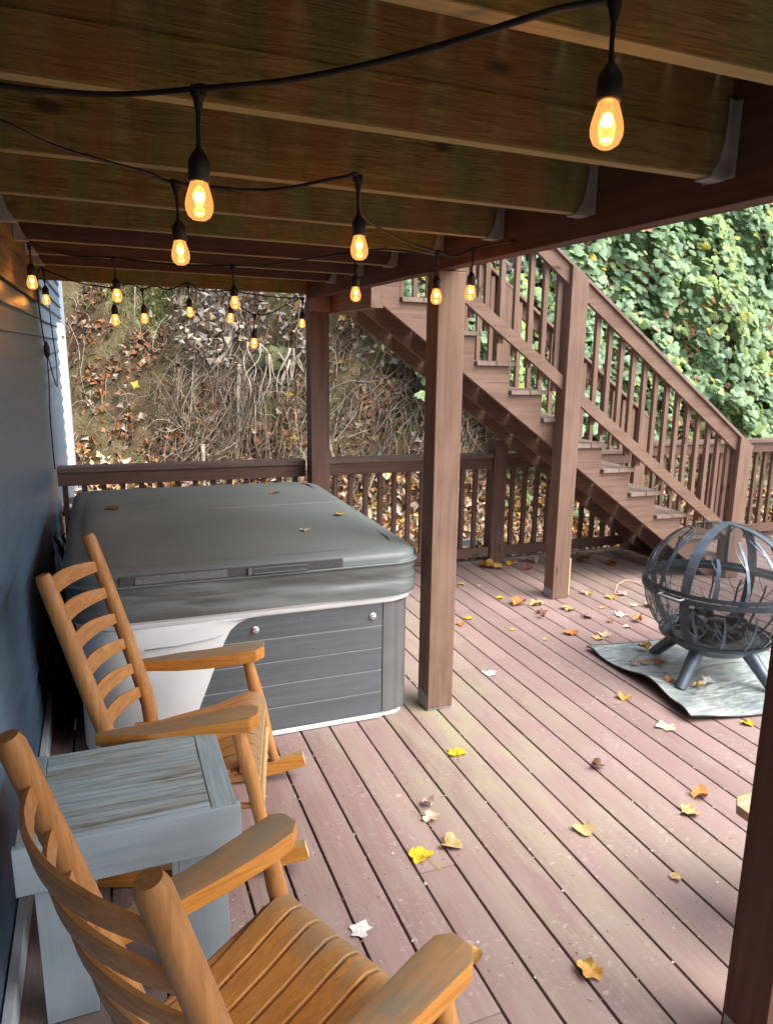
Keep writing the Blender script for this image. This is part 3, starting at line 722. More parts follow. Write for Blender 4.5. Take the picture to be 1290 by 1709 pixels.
# ================================================================== UPPER DECK
ud = empty('upper_deck', (1.5, 3.3, 0), label='brown timber upper deck forming the roof, joists, beam and posts', cat='deck')
JB, JT = 2.26, 2.495
YJ0, YJ1 = -2.6, 5.76
jy = [1.012-.57*6, 1.012-.57*5, 1.012-.57*4, 1.012-.57*3, 1.012-.57*2, 1.012-.57, 1.012, 1.580, 2.155, 2.745, 3.31, 3.88, 4.43, 4.985]
for i, yc in enumerate(jy):
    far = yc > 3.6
    m = MB().box((-.30, yc-.019, JB+.003), (1.452, yc+.019, JT), .003)
    if abs(yc-1.58) < .01: m.box((-.30, yc-.0245, JB+.003), (1.452, yc-.0195, 2.358), .002)
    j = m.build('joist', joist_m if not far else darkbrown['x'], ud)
    MB().box((-.30, yc-.019, JB), (1.452, yc+.019, JB+.0028)).build('joist_edge', joist_under, j)
    for xx, sgn in ((1.452, -1), (-.30, 1)):
        h = MB()
        h.box((min(xx, xx+sgn*.0045), yc-.055, JB-.004), (max(xx, xx+sgn*.0045), yc-.022, JB+.17), .001)
        h.box((min(xx, xx+sgn*.0045), yc+.022, JB-.004), (max(xx, xx+sgn*.0045), yc+.055, JB+.17), .001)
        h.box((min(xx, xx+sgn*.055), yc-.0235, JB-.006), (max(xx, xx+sgn*.055), yc+.0235, JB-.0008), .001)
        h.prism([(xx, JB+.175), (xx+sgn*.014, JB+.175), (xx+sgn*.017, JB+.09), (xx+sgn*.030, JB+.035), (xx+sgn*.055, JB-.003), (xx, JB-.003)], 1, yc-.0285, yc-.0255)
        h.build('joist_hanger', galv, ud)
MB().box((-.344, YJ0, JB-.02), (-.302, YJ1, JT), .003).build('ledger', joist_m, ud)
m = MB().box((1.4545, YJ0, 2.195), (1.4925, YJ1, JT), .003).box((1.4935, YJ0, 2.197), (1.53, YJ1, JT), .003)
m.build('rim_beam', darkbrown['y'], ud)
m = MB().box((-.343, 5.70, 2.228), (1.452, 5.738, JT), .003); m.build('end_joist', joist_m, ud)
MB().box((-.343, 5.742, 2.232), (1.60, 5.78, JT+.02), .003).build('fascia', brown['x'], ud)
MB().box((1.532, YJ0, 2.245), (1.57, 5.74, JT+.02), .003).build('fascia', brown['y'], ud)
m = MB(); x_ = -.33
while x_ < 1.5:
    m.box((x_, YJ0, JT+.002), (x_+.138, YJ1, JT+.027), .003); x_ += .1447
m.build('decking', joist_m, ud)
def post(x0, x1, y0, y1, ztop, mt=None):
    p = MB().box((x0, y0, .012), (x1, y1, ztop), .006).build('post', mt or brown['z'], ud)
    b = MB(); b.box((x0-.003, y0+.01, .004), (x0-.0005, y1-.01, .085), .001); b.box((x1+.0005, y0+.01, .004), (x1+.003, y1-.01, .085), .001); b.box((x0+.003, y0+.003, .003), (x1-.003, y1-.003, .0115))
    for yy in (y0+.04, y1-.04): b.lathe([(0, .004), (.006, .004), (.006, 0)], (x0-.003, yy, .05), 8)
    b.build('post_base', galv, p)
    return p
post(1.455, 1.593, 3.30, 3.438, 2.193); post(1.455, 1.595, 1.107, 1.247, 2.193, darkbrown['z']); post(1.436, 1.578, 5.56, 5.70, 2.193, railm['z'])  # near right and rear posts: darker colours carry the shade on their faces
MB().box((1.5945-.059, 3.302, 2.1945), (1.592, 3.436, 2.235), .002).build('post_notch', brown['z'], ud)
# ledger block carrying the stair head
m = MB().box((1.58, 4.62, 2.09), (1.66, 5.70, 2.24), .004).box((1.58, 4.72, 2.242), (1.618, 5.76, 2.52), .004); m.build('stair_ledger', brown['y'], ud)
MB().box((1.43, 5.50, 2.098), (1.575, 5.556, 2.193), .003).build('header_block', brown['x'], ud)

# ================================================================== RAILINGS
def section(name, x0, x1, y, label, lp=None, rp=None, group='railing sections along the back of the deck', balk=.126, phase=0.0, ztop=.985, rail_left=True):
    r = empty(name, ((x0+x1)/2, y, 0), label=label, cat='railing', group=group)
    MB().box((x0, y-.075, ztop-.034), (x1, y+.07, ztop), .004).build('cap_rail', railcap, r)
    MB().box((x0, y-.055, ztop-.13), (x1, y-.02, ztop-.036), .003).build('top_rail', railm['x'], r)
    MB().box((x0, y-.055, .065), (x1, y-.02, .15), .003).build('bottom_rail', railm['x'], r)
    x_ = x0+phase+.02
    while x_ < x1-.03:
        MB().box((x_-.018, y-.0185, .04), (x_+.018, y+.0185, ztop-.036), .003).build('baluster', railm['z'], r); x_ += balk
    return r
YR = 5.80
s1 = section('deck_railing', -.315, 1.432, YR, 'back railing section between the blue wall and the far roof post, behind the hot tub', phase=.02)
s2 = section('deck_railing', 1.582, 3.085, YR, 'back railing section between the far roof post and the short rail post', phase=.09)
MB().box((3.09, YR-.075, .003), (3.222, YR+.06, 1.10), .005).build('post', railm['z'], s2)
s3 = section('deck_railing', 3.225, 4.56, YR, 'back railing section under the staircase, partly hidden by the stringer', phase=.08, ztop=.985)
s4 = section('deck_railing', 4.80, 7.2, YR, 'back railing section right of the staircase, below the green creeper', phase=.06, ztop=1.045, balk=.12)

# ================================================================== STAIRS
st = empty('staircase', (3.3, 5.25, 0), label='brown wooden staircase with railings rising to the upper deck', cat='staircase')
RISE, RUN, NX0, NZ0 = .2003, .282, 4.97, .175
def nose(x): return NZ0 + RISE/RUN*(NX0-x)
YN, YF = 4.805, 5.74
nst = 12
for side in (YN, (YN+YF)/2, YF-.04):
    poly = []
    for k in range(nst):           # saw-tooth top
        xn = NX0-RUN*k-.03; zt = NZ0+RISE*k-.032
        poly += [(xn, zt-RISE if k else -.0), (xn, zt)] if k else [(xn, .003), (xn, zt)]
    xl = NX0-RUN*nst-.03
    poly += [(xl, NZ0+RISE*(nst-1)-.032), (xl, nose(xl)-.40+.02)]
    # lower edge parallel to the pitch
    zb = lambda x: nose(x)-.36
    poly[-1] = (xl, zb(xl)); xb = NX0 + (NZ0-.36)/(RISE/RUN)
    poly += [(xb, .003)]
    MB().prism(poly, 1, side, side+.038, 0).build('stringer', brown['x'], st)
for k in range(nst):
    xn = NX0-RUN*k; zt = NZ0+RISE*k
    m = MB().box((xn-.148, YN-.03, zt-.03), (xn, YF+.03, zt), .003).box((xn-.30, YN-.028, zt-.03), (xn-.152, YF+.028, zt-.0015), .003)
    m.build('tread', tread_m, st)
    MB().box((xn-.045, YN+.04, zt-RISE+.002 if k else .003), (xn-.0305, YF-.042, zt-.031)).build('riser', brown['y'], st)
def stair_rail(yface, sgn, xtop, xmid, xbot):
    """yface: face of the stringer, sgn -1 near side, +1 far side"""
    ya, yb = (yface-.10, yface-.065) if sgn < 0 else (yface+.065, yface+.10)     # rail boards
    yc, yd = (yface-.062, yface-.025) if sgn < 0 else (yface+.025, yface+.062)   # balusters
    def slab(xa, xb_, zlo, zhi, y0, y1, name, mat):
        poly = [(xa, nose(xa)+zlo), (xb_, nose(xb_)+zlo), (xb_, nose(xb_)+zhi), (xa, nose(xa)+zhi)]
        return MB().prism(poly, 1, y0, y1, .003).build(name, mat, st)
    for (xa, xb_) in ((xtop, xmid-.072), (xmid+.072, xbot-.07)):
        slab(xa, xb_, .80, .925, ya, yb, 'handrail', brown['x'])
        slab(xa, xb_, .065, .165, ya, yb, 'bottom_rail', brown['x'])
        n_ = int((xb_-xa)/.115); 
        for i in range(1, n_+1):
            xc = xb_ - .045 - (i-1)*.115
            if xc < xa+.03: break
            MB().box((xc-.018, yc, nose(xc)+.02), (xc+.018, yd, nose(xc)+.90), .003).build('baluster', brown['z'], st)
    slab(xtop, xbot+.09, .927, .955, min(ya, yc)-.02, max(yb, yd)+.02, 'rail_cap', cap['x'])
    for xc, zb_ in ((xmid, .003 if sgn < 0 else nose(xmid)-.3), (xbot, .003)):
        y0_, y1_ = (yface-.135, yface-.003) if sgn < 0 else (yface+.003, yface+.135)
        poly = [(xc-.07, zb_), (xc+.07, zb_), (xc+.07, nose(xc+.07)+.922), (xc-.07, nose(xc-.07)+.922)]
        p = MB().prism(poly, 1, y0_, y1_, .004).build('post', brown['z'], st)
        if sgn < 0: MB().box((xc-.0725, y0_+.01, .004), (xc-.0705, y1_-.01, .075), .0005).build('post_base', galv, p)
stair_rail(YN, -1, 1.72, 3.148, 4.875)
stair_rail(YF, 1, 1.72, 3.148, 4.68)
st_stub = MB().box((3.235, 4.72, .003), (3.262, 4.745, .30), .003).build('wood_offcut', pale_end, None)
tag(st_stub, 'thin pale upright stick leaning behind the middle stair post', 'wood strip')
MB().lathe([(0, -.03), (.03, -.02), (.035, 0), (.03, .02), (0, .03)], (4.60, YF-.02, nose(4.6)+.62), 12).build('post_light', iron_light, st, smooth=True)

# ================================================================== HOT TUB
def rrect(x0, x1, y0, y1, r, z, n=7):
    P = []
    if not hasattr(r, '__len__'): r = (r,)*4
    for (cx_, cy_, a0, rr_) in ((x1-r[0], y0+r[0], -90, r[0]), (x1-r[1], y1-r[1], 0, r[1]), (x0+r[2], y1-r[2], 90, r[2]), (x0+r[3], y0+r[3], 180, r[3])):
        for k in range(n+1):
            t = R(a0+90*k/n); P.append((cx_+rr_*math.cos(t), cy_+rr_*math.sin(t), z))
    return P
ht = empty('hot_tub', (.62, 4.34, 0), label='hot tub with grey plank sides, white rim and grey vinyl cover', cat='hot tub')
TX0, TX1, TY0, TY1 = -.155, 1.355, 3.33, 5.36
m = MB(); rr_ = (.10, .10, .10, .22)
m.loft([rrect(TX0+.02, TX1-.02, TY0+.02, TY1-.02, rr_, z_) for z_ in (.02, .62)]); m.build('cabinet', corner_m, ht, smooth=True, angle=40)
m = MB().loft([rrect(TX0+.005, TX1-.005, TY0+.005, TY1-.005, rr_, z_) for z_ in (.004, .028)]); m.build('base_pan', shell_m, ht, smooth=True, angle=40)
# planks on the front
for k in range(5):
    z0, z1 = .032+.1176*k, .032+.1176*(k+1)-.005
    xl = .30
    MB().box((xl, TY0-.012, z0), (1.205, TY0+.03, z1), .003).build('panel_plank', panel_m, ht)
    if k < 4: MB().box((xl, TY0-.0085, z1+.0008), (1.205, TY0+.03, z1+.0042)).build('panel_joint', joint_m, ht)
    MB().box((TX1-.03, 3.47, z0), (TX1-.004, 5.22, z1), .003).build('panel_plank', panel_m, ht)
for sx in (1.205,):
    m = MB(); n_ = 14; outer = []
    for k in range(n_+1):
        t = R(-90+90*k/n_); rib = .0035*math.cos(k*2.2)
        outer.append((TX1-.105+(.112+rib)*math.cos(t), TY0+.10+(.112+rib)*math.sin(t)))
    outer = [(1.209, TY0-.0135)] + outer + [(TX1+.006, 3.466), (TX1-.02, 3.466), (1.209, TY0+.03)]
    m.prism(outer, 2, .036, .615); m.build('corner_pillar', corner_m, ht, smooth=True, angle=30)
m = MB().box((.28, TY0-.012, .006), (1.20, TY0+.02, .031), .004); m.build('base_strip', shell_m, ht)
# white swooping front-left corner of the shell
cur = [(.60,.622),(.55,.618),(.505,.60),(.47,.57),(.448,.53),(.43,.49),(.41,.436),(.385,.375),(.371,.339),(.326,.227),(.285,.10),(.265,.02)]
def swoosh():
    m = MB(); f = []; rows = []
    for k, (xe, ze) in enumerate(cur):
        row = []
        N_ = 16
        for q in range(N_+1):
            u = q/N_
            # from the visible edge on the front face around the rounded corner to the left side
            L0 = max(0, xe-(TX0+.22)); L1 = .22*math.pi/2; L2 = .30; tot = L0+L1+L2; s_ = u*tot
            if s_ < L0: p = (xe-s_, TY0-.02)
            elif s_ < L0+L1:
                t = (s_-L0)/.22; p = (TX0+.22-.235*math.sin(t), TY0+.22-.24*math.cos(t))
            else: p = (TX0-.015, TY0+.22+(s_-L0-L1))
            # left-bottom sweep: surface recedes with depth
            bulge = .012*math.sin(math.pi*min(1, u*3))
            row.append((p[0], p[1]-bulge*(1 if s_ < L0 else 0), ze))
        rows.append(row)
    # thickness: duplicate inward
    V_ = [[m.bm.verts.new(Vector(p)) for p in row] for row in rows]
    I_ = [[m.bm.verts.new(Vector((p[0]+(.0 if q < 8 else .02), p[1]+(.035 if q < 12 else 0), p[2]))) for q, p in enumerate(row)] for row in rows]
    for A, rev in ((V_, 0), (I_, 1)):
        for a_, b_ in zip(A, A[1:]):
            for q in range(len(a_)-1): m._face([a_[q], a_[q+1], b_[q+1], b_[q]])
    for a_, b_, c_, d_ in zip(V_, V_[1:], I_, I_[1:]):
        m._face([a_[0], b_[0], d_[0], c_[0]]); m._face([a_[-1], b_[-1], d_[-1], c_[-1]])
    for q in range(len(V_[0])-1):
        m._face([V_[0][q], V_[0][q+1], I_[0][q+1], I_[0][q]]); m._face([V_[-1][q], V_[-1][q+1], I_[-1][q+1], I_[-1][q]])
    return m.build('shell_corner', shell_m, ht, smooth=True, angle=50)
swoosh()
MB().tube([(.43, TY0-.030, .56), (.38, TY0-.036, .548), (.25, TY0-.037, .535), (.1, TY0-.036, .53)], .003, 6).build('shell_crease', joint_m, ht, smooth=True)
# white lip
m = MB(); prof = [(.03, .612), (-.012, .616), (-.03, .632), (-.028, .648), (-.04, .655), (-.042, .668), (.0, .672)]
m.loft([rrect(TX0+o_, TX1-o_, TY0+o_, TY1-o_, (.14, .16, .14, .22), z_) for o_, z_ in prof]); m.build('rim', shell_m, ht, smooth=True, angle=60)
# cover: skirt, piping, padded top
def skirt():
    m = MB(); loops = []
    for i in range(11):
        u = i/10; z_ = .664+.16*u
        L = []
        for q, p in enumerate(rrect(TX0-.045, TX1+.045, TY0-.045, TY1+.045, (.15, .17, .13, .20), z_, 8)): L.append(p)
        # densify
        D = []
        for a_, b_ in zip(L, L[1:]+L[:1]):
            d = math.dist(a_, b_); n_ = max(1, int(d/.05))
            for s_ in range(n_): D.append(tuple(a_[c_]+(b_[c_]-a_[c_])*s_/n_ for c_ in range(3)))
        cxm, cym = (TX0+TX1)/2, (TY0+TY1)/2; D2 = []
        for p in D:
            v = Vector((p[0]-cxm, p[1]-cym, 0)).normalized()
            nz = noise.noise(Vector((p[0]*2.2, p[1]*2.2, u*2.6)))*.024 + noise.noise(Vector((p[0]*5, p[1]*5, u*6+3)))*.010
            amp = math.sin(math.pi*u)**.6
            dz = .012*noise.noise(Vector((p[0]*2.5, p[1]*2.5, 9))) if i == 0 else 0
            D2.append((p[0]+v.x*(nz*amp+.006*(1-u)), p[1]+v.y*(nz*amp+.006*(1-u)), p[2]+dz))
        loops.append(D2)
    m.loft(loops, cap=False); return m.build('cover_skirt', skirt_m, ht, smooth=True)
sk = skirt()
def cover_top():
    m = MB(); loops = []
    o0 = [(-.047, .822), (-.052, .832), (-.047, .840), (-.048, .846), (-.044, .866), (-.03, .878), (0, .884), (.05, .888)]
    for o_, z_ in o0: loops.append(rrect(TX0+o_, TX1-o_, TY0+o_, TY1-o_, (.15, .17, .13, .20), z_, 8))
    def zf(x, y, base):
        ym = 4.36; d = abs(y-ym)/1.0
        return base+.035*(1-min(1, d)) - .010*math.exp(-((y-ym)/.012)**2)
    m.loft(loops, cap=False)
    # top sheet
    ring = [v for v in m.bm.verts][-len(loops[0]):]
    nu, nv = 40, 60; x0, x1, y0, y1 = TX0+.05, TX1-.05, TY0+.05, TY1-.05
    return m, ring, zf
m, ring, zf = cover_top()
cxm, cym = (TX0+TX1)/2, 4.36
base_ring = [tuple(v.co) for v in ring]
for v in ring: v.co.z = zf(v.co.x, v.co.y, .888) if abs(v.co.y-4.36) < 1 else v.co.z
# fill the top by rows in y so the fold stays crisp
def xrange_at(y):
    r_ = .13; x0, x1 = TX0+.05, TX1-.05
    for yy, s_ in ((TY0+.05, 1), (TY1-.05, -1)):
        d = (y-yy)*s_
        if d < r_-.05: 
            t = max(0, min(1, 1-d/(r_-.05))); k_ = (r_-.05)*(1-math.sqrt(max(0, 1-t*t))); x0 += k_; x1 -= k_
    return x0, x1
m.build('cover_edge', vinyl_m, ht, smooth=True, angle=60)
m = MB()
ylist = sorted(set([TY0+.045+(TY1-TY0-.09)*i/60 for i in range(61)]+[4.36+d for d in (-.03,-.018,-.009,-.004,0,.004,.009,.018,.03)]))
rows = []
for y in ylist:
    x0, x1 = xrange_at(y); x0 -= .012; x1 += .012
    rows.append([m.bm.verts.new(Vector((x0+(x1-x0)*i/30, y, zf(x0+(x1-x0)*i/30, y, .8895)+.0025*noise.noise(Vector((x0+(x1-x0)*i/30*2, y*2, 0))) - .012*(max(0, abs(i/15-1)-.9)/.1)**2 ))) for i in range(31)])
for a_, b_ in zip(rows, rows[1:]):
    for i in range(30): m._face([a_[i], a_[i+1], b_[i+1], b_[i]])
m.build('cover_top', vinyl_m, ht, smooth=True)
pp = [p for p in rrect(TX0-.055, TX1+.055, TY0-.055, TY1+.055, (.15, .17, .13, .20), .826, 8)]
MB().tube(pp+[pp[0]], .006, 6, cap=False).build('cover_piping', vinyl_m, ht, smooth=True)
YS = TY0-.0535
MB().box((.02, YS-.004, .833), (.99, YS+.008, .874), .002).build('cover_strap', vinyl_d, ht)
MB().box((.08, YS-.007, .836), (.46, YS-.002, .870), .002).build('cover_label', label_m, ht)
m = MB().box((.56, YS-.013, .837), (.82, YS-.005, .869), .003); m.build('cover_handle', vinyl_d, ht)
MB().box((.575, YS-.016, .862), (.815, YS-.010, .867), .001).box((.575, YS-.016, .839), (.815, YS-.010, .844), .001).box((.55, YS-.016, .837), (.565, YS-.009, .869), .001).build('handle_stitching', vinyl_m, ht)
for xx in (.583, 1.155):
    k = MB(); Mr = None
    k.lathe([(0, .012), (.010, .012), (.012, .006), (.018, .004), (.019, 0), (0, 0)], (0, 0, 0), 16)
    k.box((-.013, -.0035, .011), (.013, .0035, .017), .001)
    k.bm.transform(Matrix.Translation((xx, TY0-.013, .556)) @ Matrix.Rotation(R(90), 4, 'X')); k.build('panel_knob', chrome, ht, smooth=True, angle=40)
for xx, zz in ((.72, .045), (1.17, .045), (1.19, .17), (1.19, .28), (1.19, .40), (.8, .585), (1.19, .59)):
    k = MB(); k.lathe([(0, .002), (.003, .002), (.0035, 0)], (0,0,0), 8); k.bm.transform(Matrix.Translation((xx, TY0-.0125, zz)) @ Matrix.Rotation(R(90), 4, 'X')); k.build('panel_screw', chrome, ht)

# dark things squeezed beside and behind the tub
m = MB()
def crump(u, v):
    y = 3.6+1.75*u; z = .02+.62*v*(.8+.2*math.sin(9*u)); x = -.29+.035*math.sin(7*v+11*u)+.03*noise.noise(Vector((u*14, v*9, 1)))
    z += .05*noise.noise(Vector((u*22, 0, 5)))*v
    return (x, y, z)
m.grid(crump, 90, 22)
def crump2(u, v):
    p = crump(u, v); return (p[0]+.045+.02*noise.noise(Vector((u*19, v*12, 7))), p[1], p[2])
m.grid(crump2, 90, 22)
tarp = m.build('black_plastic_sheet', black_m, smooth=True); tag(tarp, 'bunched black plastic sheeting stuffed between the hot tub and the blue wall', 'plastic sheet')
bn = empty('black_bin', (-.13, 6.42, 0), label='black bin standing outside the railing next to the house wall', cat='bin')
MB().box((-.31, 6.15, -.12), (.04, 6.7, .56), .012).build('bin_body', black_m, bn)
MB().box((-.325, 6.13, .562), (.055, 6.72, .60), .01).build('lid', black_m, bn)
for i, (x0, x1, y0, y1, z0) in enumerate(((-.30, -.14, 6.2, 6.34, .601), (-.20, -.02, 6.36, 6.44, .601))):
    o = MB().box((x0, y0, z0), (x1, y1, z0+.014), .002).build('paper', white_m)
    tag(o, ('wider' if i == 0 else 'narrower')+' white paper scrap lying on the lid of the black bin', 'paper')

# ================================================================== ROCKING CHAIRS
def rocking_chair(name, loc, rz, label):
    r = empty(name, loc, rz, label=label, cat='rocking chair', group='honey wood rocking chairs on the deck')
    def B(m, n_, mat, par=None, sm=True, ang=40): return m.build(n_, mat, par or r, smooth=sm, local=True, angle=ang)
    def back(s_, z):   # centre line of a back post
        if z < .42: x = -.145-.03*(z-.06)/.36
        else: x = -.175-.185*((z-.42)/.70)**1.05
        y = s_*(.235+.035*min(1, z/.7)); return Vector((x, y, z))
    for s_ in (-1, 1):
        zs = [.055, .15, .3, .42, .55, .7, .85, 1.0, 1.10, 1.118]
        B(MB().tube([back(s_, z) for z in zs], [.020, .024, .027, .029, .029, .029, .028, .027, .026, .020], 14), 'back_post', orange['z'])
    for i, zc in enumerate((.475, .575, .68, .785, .89, .995)):      # ladder slats, bowed backwards
        m = MB(); L = []; N_ = 16
        for k in range(N_+1):
            u = -1+2*k/N_; yy = u*.262; xb = back(1, zc).x
            bow = -.078*(1-u*u); hh = .019+.013*(1-u*u); crest = .012*(1-u*u)
            th = .0065
            c_ = Vector((xb+bow, yy, zc+crest)); tilt = Vector((-.20, 0, 1)).normalized(); nn = Vector((1, 0, .2)).normalized()
            L.append([c_+tilt*hh+nn*th*.7, c_+tilt*hh-nn*th*.7, c_+tilt*(hh-.004)-nn*th, c_-tilt*(hh-.004)-nn*th, c_-tilt*hh-nn*th*.7, c_-tilt*hh+nn*th*.7, c_-tilt*(hh-.004)+nn*th, c_+tilt*(hh-.004)+nn*th])
        m.loft(L); B(m, 'back_slat', orange['y'])
    # front legs
    for s_ in (-1, 1):
        B(MB().tube([(.325, s_*.315, .065), (.29, s_*.31, .2), (.262, s_*.305, .36), (.24, s_*.30, .45), (.215, s_*.297, .57), (.213, s_*.297, .585)], [.019, .023, .026, .027, .022, .016], 14), 'front_leg', orange['z'])
        # armrest: paddle outline extruded
        out = [(-.235, -.014), (-.17, -.026), (-.06, -.052), (.06, -.050), (.19, -.052), (.258, -.052), (.285, -.030), (.287, .026), (.255, .052), (.19, .054), (.06, .046), (-.06, .036), (-.17, .020), (-.235, .012)]
        m = MB(); poly = [(a_, s_*(.292+.004)+b_*s_*-1) for a_, b_ in out]
        m.prism(poly, 2, -.027, .025, .007)
        for v in m.bm.verts:
            t = (v.co.x+.245)/.53; v.co.z = v.co.z*(.72+.28*math.sin(min(1, max(0, t))*math.pi/1.6)) + .565+.045*t - .012*math.sin(math.pi*t)
        B(m, 'armrest', arm_m, ang=35)
        # runner
        m = MB(); L = []; N_ = 26
        for k in range(N_+1):
            x = -.62+1.06*k/N_; zc = .036+.34*((x+.02)**2)*(.8 if x > 0 else .75)
            h_ = .029; y = s_*(.30+.02*(x+.1)); d = .68*(x+.02)*.8; n_ = math.sqrt(1+d*d)
            up_ = Vector((-d/n_, 0, 1/n_))
            L.append([Vector((x, y-.018, zc))+up_*h_, Vector((x, y+.018, zc))+up_*h_, Vector((x, y+.018, zc))-up_*h_, Vector((x, y-.018, zc))-up_*h_])
        m.loft(L); rn = B(m, 'rocker', rocker_m)
        e = L[-1]; nrm = Vector((1, 0, .25)).normalized()*.0015
        m = MB(); m._face([m.bm.verts.new(p+nrm) for p in e]); B(m, 'cut_end', pale_end, rn, False)
    # seat: frame and fore-aft slats that roll over the front rail
    B(MB().tube([(.20, -.30, .395), (.20, .30, .395)], .017, 10), 'seat_rail', orange['y'])
    B(MB().tube([(-.19, -.25, .305), (-.19, .25, .305)], .016, 10), 'seat_rail', orange['y'])
    for s_ in (-1, 1): B(MB().tube([(-.18, s_*.26, .31), (.25, s_*.305, .395)], .015, 10), 'seat_rail', orange['x'])
    ns = 8
    for k in range(ns):
        u = (k+.5)/ns*2-1
        m = MB(); L = []; prof = [(-.225, .340), (-.12, .340), (0, .356), (.10, .386), (.18, .415), (.225, .428), (.255, .420), (.272, .400), (.276, .375)]
        for (x, z) in prof:
            hwid = (.235+.055*(x+.245)/.5)/ns - .0042; yc = u*(.235+.055*(x+.245)/.5)
            L.append((x, z, yc, hwid))
        rings = []
        for i, (x, z, yc, hwid) in enumerate(L):
            a_ = L[max(0, i-1)]; b_ = L[min(len(L)-1, i+1)]; t = Vector((b_[0]-a_[0], 0, b_[1]-a_[1])).normalized(); nn = Vector((-t.z, 0, t.x)); th = .0085
            rings.append([Vector((x, yc-hwid+.003, z))+nn*th, Vector((x, yc+hwid-.003, z))+nn*th, Vector((x, yc+hwid, z))+nn*(th-.003), Vector((x, yc+hwid, z))-nn*th, Vector((x, yc-hwid, z))-nn*th, Vector((x, yc-hwid, z))+nn*(th-.003)])
        m.loft(rings); B(m, 'seat_slat', seat_m)
    for (x, z) in ((.285, .255), (.272, .335)): B(MB().tube([(x, -.31, z), (x, .31, z)], [.012, .012], 10), 'front_stretcher', dowel_m)
    B(MB().tube([(-.155, -.245, .24), (-.155, .245, .24)], .011, 10), 'back_stretcher', dowel_m)
    for s_ in (-1, 1):
        for z in (.16, .27): B(MB().tube([(-.15, s_*.25, z), (.285, s_*.31, z+.01)], .011, 10), 'side_stretcher', orange['x'])
    return r
rocking_chair('rocking_chair', (.207, 2.717, 0), R(-13), 'honey brown rocking chair between the hot tub and the grey side table')
rocking_chair('rocking_chair', (.238, 1.348, 0), R(23.5), 'honey brown rocking chair nearest the camera, its slatted seat in full view')

# ================================================================== SIDE TABLE
tb = empty('side_table', (.005, 2.145, 0), label='weathered blue grey painted side table between the two rocking chairs', cat='side table')
TZ = .58
for k in range(5):
    y0 = 1.945+.0885*k
    MB().box((-.222, y0, TZ-.022), (.205, y0+.0845, TZ-.0018*(k%2)), .003).build('top_board', table_m, tb)
s_ = NT('x')
breadm = wood('weathered_blue_grey_breadboard', (.22, .29, .31), (.40, .49, .51), 'y', .65, .25, 60, 3, (.30, .31, .26), .4)
MB().box((.2065, 1.925, TZ-.022), (.275, 2.39, TZ+.001), .004).build('end_board', breadm, tb)
MB().box((-.275, 1.925, TZ-.022), (-.2235, 2.39, TZ+.001), .004).build('end_board', breadm, tb)
MB().box((-.282, 1.918, TZ-.135), (.284, 1.9425, TZ-.001), .003).build('apron', table_side, tb)
MB().box((-.275, 2.368, TZ-.135), (.275, 2.388, TZ-.024), .003).build('apron', table_side, tb)
for xx in (-.275, .255): MB().box((xx, 1.9445, TZ-.135), (xx+.02, 2.366, TZ-.024), .003).build('apron', table_side, tb)
for sx in (-1, 1):
    for sy in (0, 1):
        xa = (-.245 if sx < 0 else .115); m = MB()
        yy = 1.955 if sy == 0 else 2.335
        m.box((xa, yy, .004), (xa+.13, yy+.022, TZ-.03), .003)
        xb_ = xa if sx < 0 else xa+.108
        m.box((xb_, yy+.024 if sy == 0 else yy-.102, .004), (xb_+.022, yy+.124 if sy == 0 else yy-.002, TZ-.03), .003)
        m.build('leg', table_leg_m, tb)
MB().box((-.10, 2.33, .20), (.12, 2.352, .26), .003).build('stretcher', table_side, tb)

# stool corner behind the dark post
stl = empty('stool', (1.98, 1.42, 0), label='tan topped wooden stool mostly hidden behind the dark near post', cat='stool')
m = MB().prism([(1.765, 1.25), (1.765, 1.56), (1.80, 1.595), (2.2, 1.595), (2.2, 1.25)], 2, .418, .45, .003); m.build('seat', wood('tan_stool_top', (.40,.26,.15), (.56,.40,.25), 'x', .6, .25), stl)
for xx in (1.86, 2.15):
    for yy in (1.30, 1.53): MB().box((xx-.02, yy-.02, .004), (xx+.02, yy+.02, .416), .003).build('leg', brown['z'], stl)

# ================================================================== FIRE PIT AND MAT
fp = empty('fire_pit', (3.22, 3.16, 0), label='round iron fire pit ball with tree cut-outs and mesh dome', cat='fire pit')
FC = Vector((3.22, 3.16, 0)); RB = .425; ZR = .565; HD = .345
def dome(r, a, el):     # upper dome point
    return FC+Vector((r*RB*math.cos(el)*math.cos(a), r*RB*math.cos(el)*math.sin(a), ZR+.012+HD*math.sin(el)*r))
def bowl(r, a, el):     # el negative
    return FC+Vector((r*RB*math.cos(el)*math.cos(a), r*RB*math.cos(el)*math.sin(a), ZR-.012+.42*math.sin(el)*r))
def band(m, fn, a, e0, e1, wdt, n_=14, th=.004):
    L = []
    for k in range(n_+1):
        el = e0+(e1-e0)*k/n_; p = fn(1.0, a, el); q = fn(1.0-th/RB*1.6, a, el)
        sv = Vector((-math.sin(a), math.cos(a), 0))*wdt/2
        L.append([p-sv, p+sv, q+sv, q-sv])
    m.loft(L)
for a in (R(201), R(291)):
    m = MB(); band(m, dome, a, 0, R(90), .055); band(m, dome, a+math.pi, 0, R(90), .055); m.build('dome_band', iron_light, fp)
def sph(fn, e0, e1, nA=48, nE=10, r=1.0):
    m = MB(); rows = [[m.bm.verts.new(fn(r, 2*math.pi*i/nA, e0+(e1-e0)*j/nE)) for i in range(nA)] for j in range(nE+1)]
    for a_, b_ in zip(rows, rows[1:]):
        for i in range(nA): m._face([a_[i], a_[(i+1)%nA], b_[(i+1)%nA], b_[i]])
    return m
sph(dome, 0, R(89.5), r=.985).build('dome_mesh', spark_m, fp, smooth=True)
sph(bowl, 0, R(-47), r=.985).build('bowl_mesh', spark_b, fp, smooth=True)
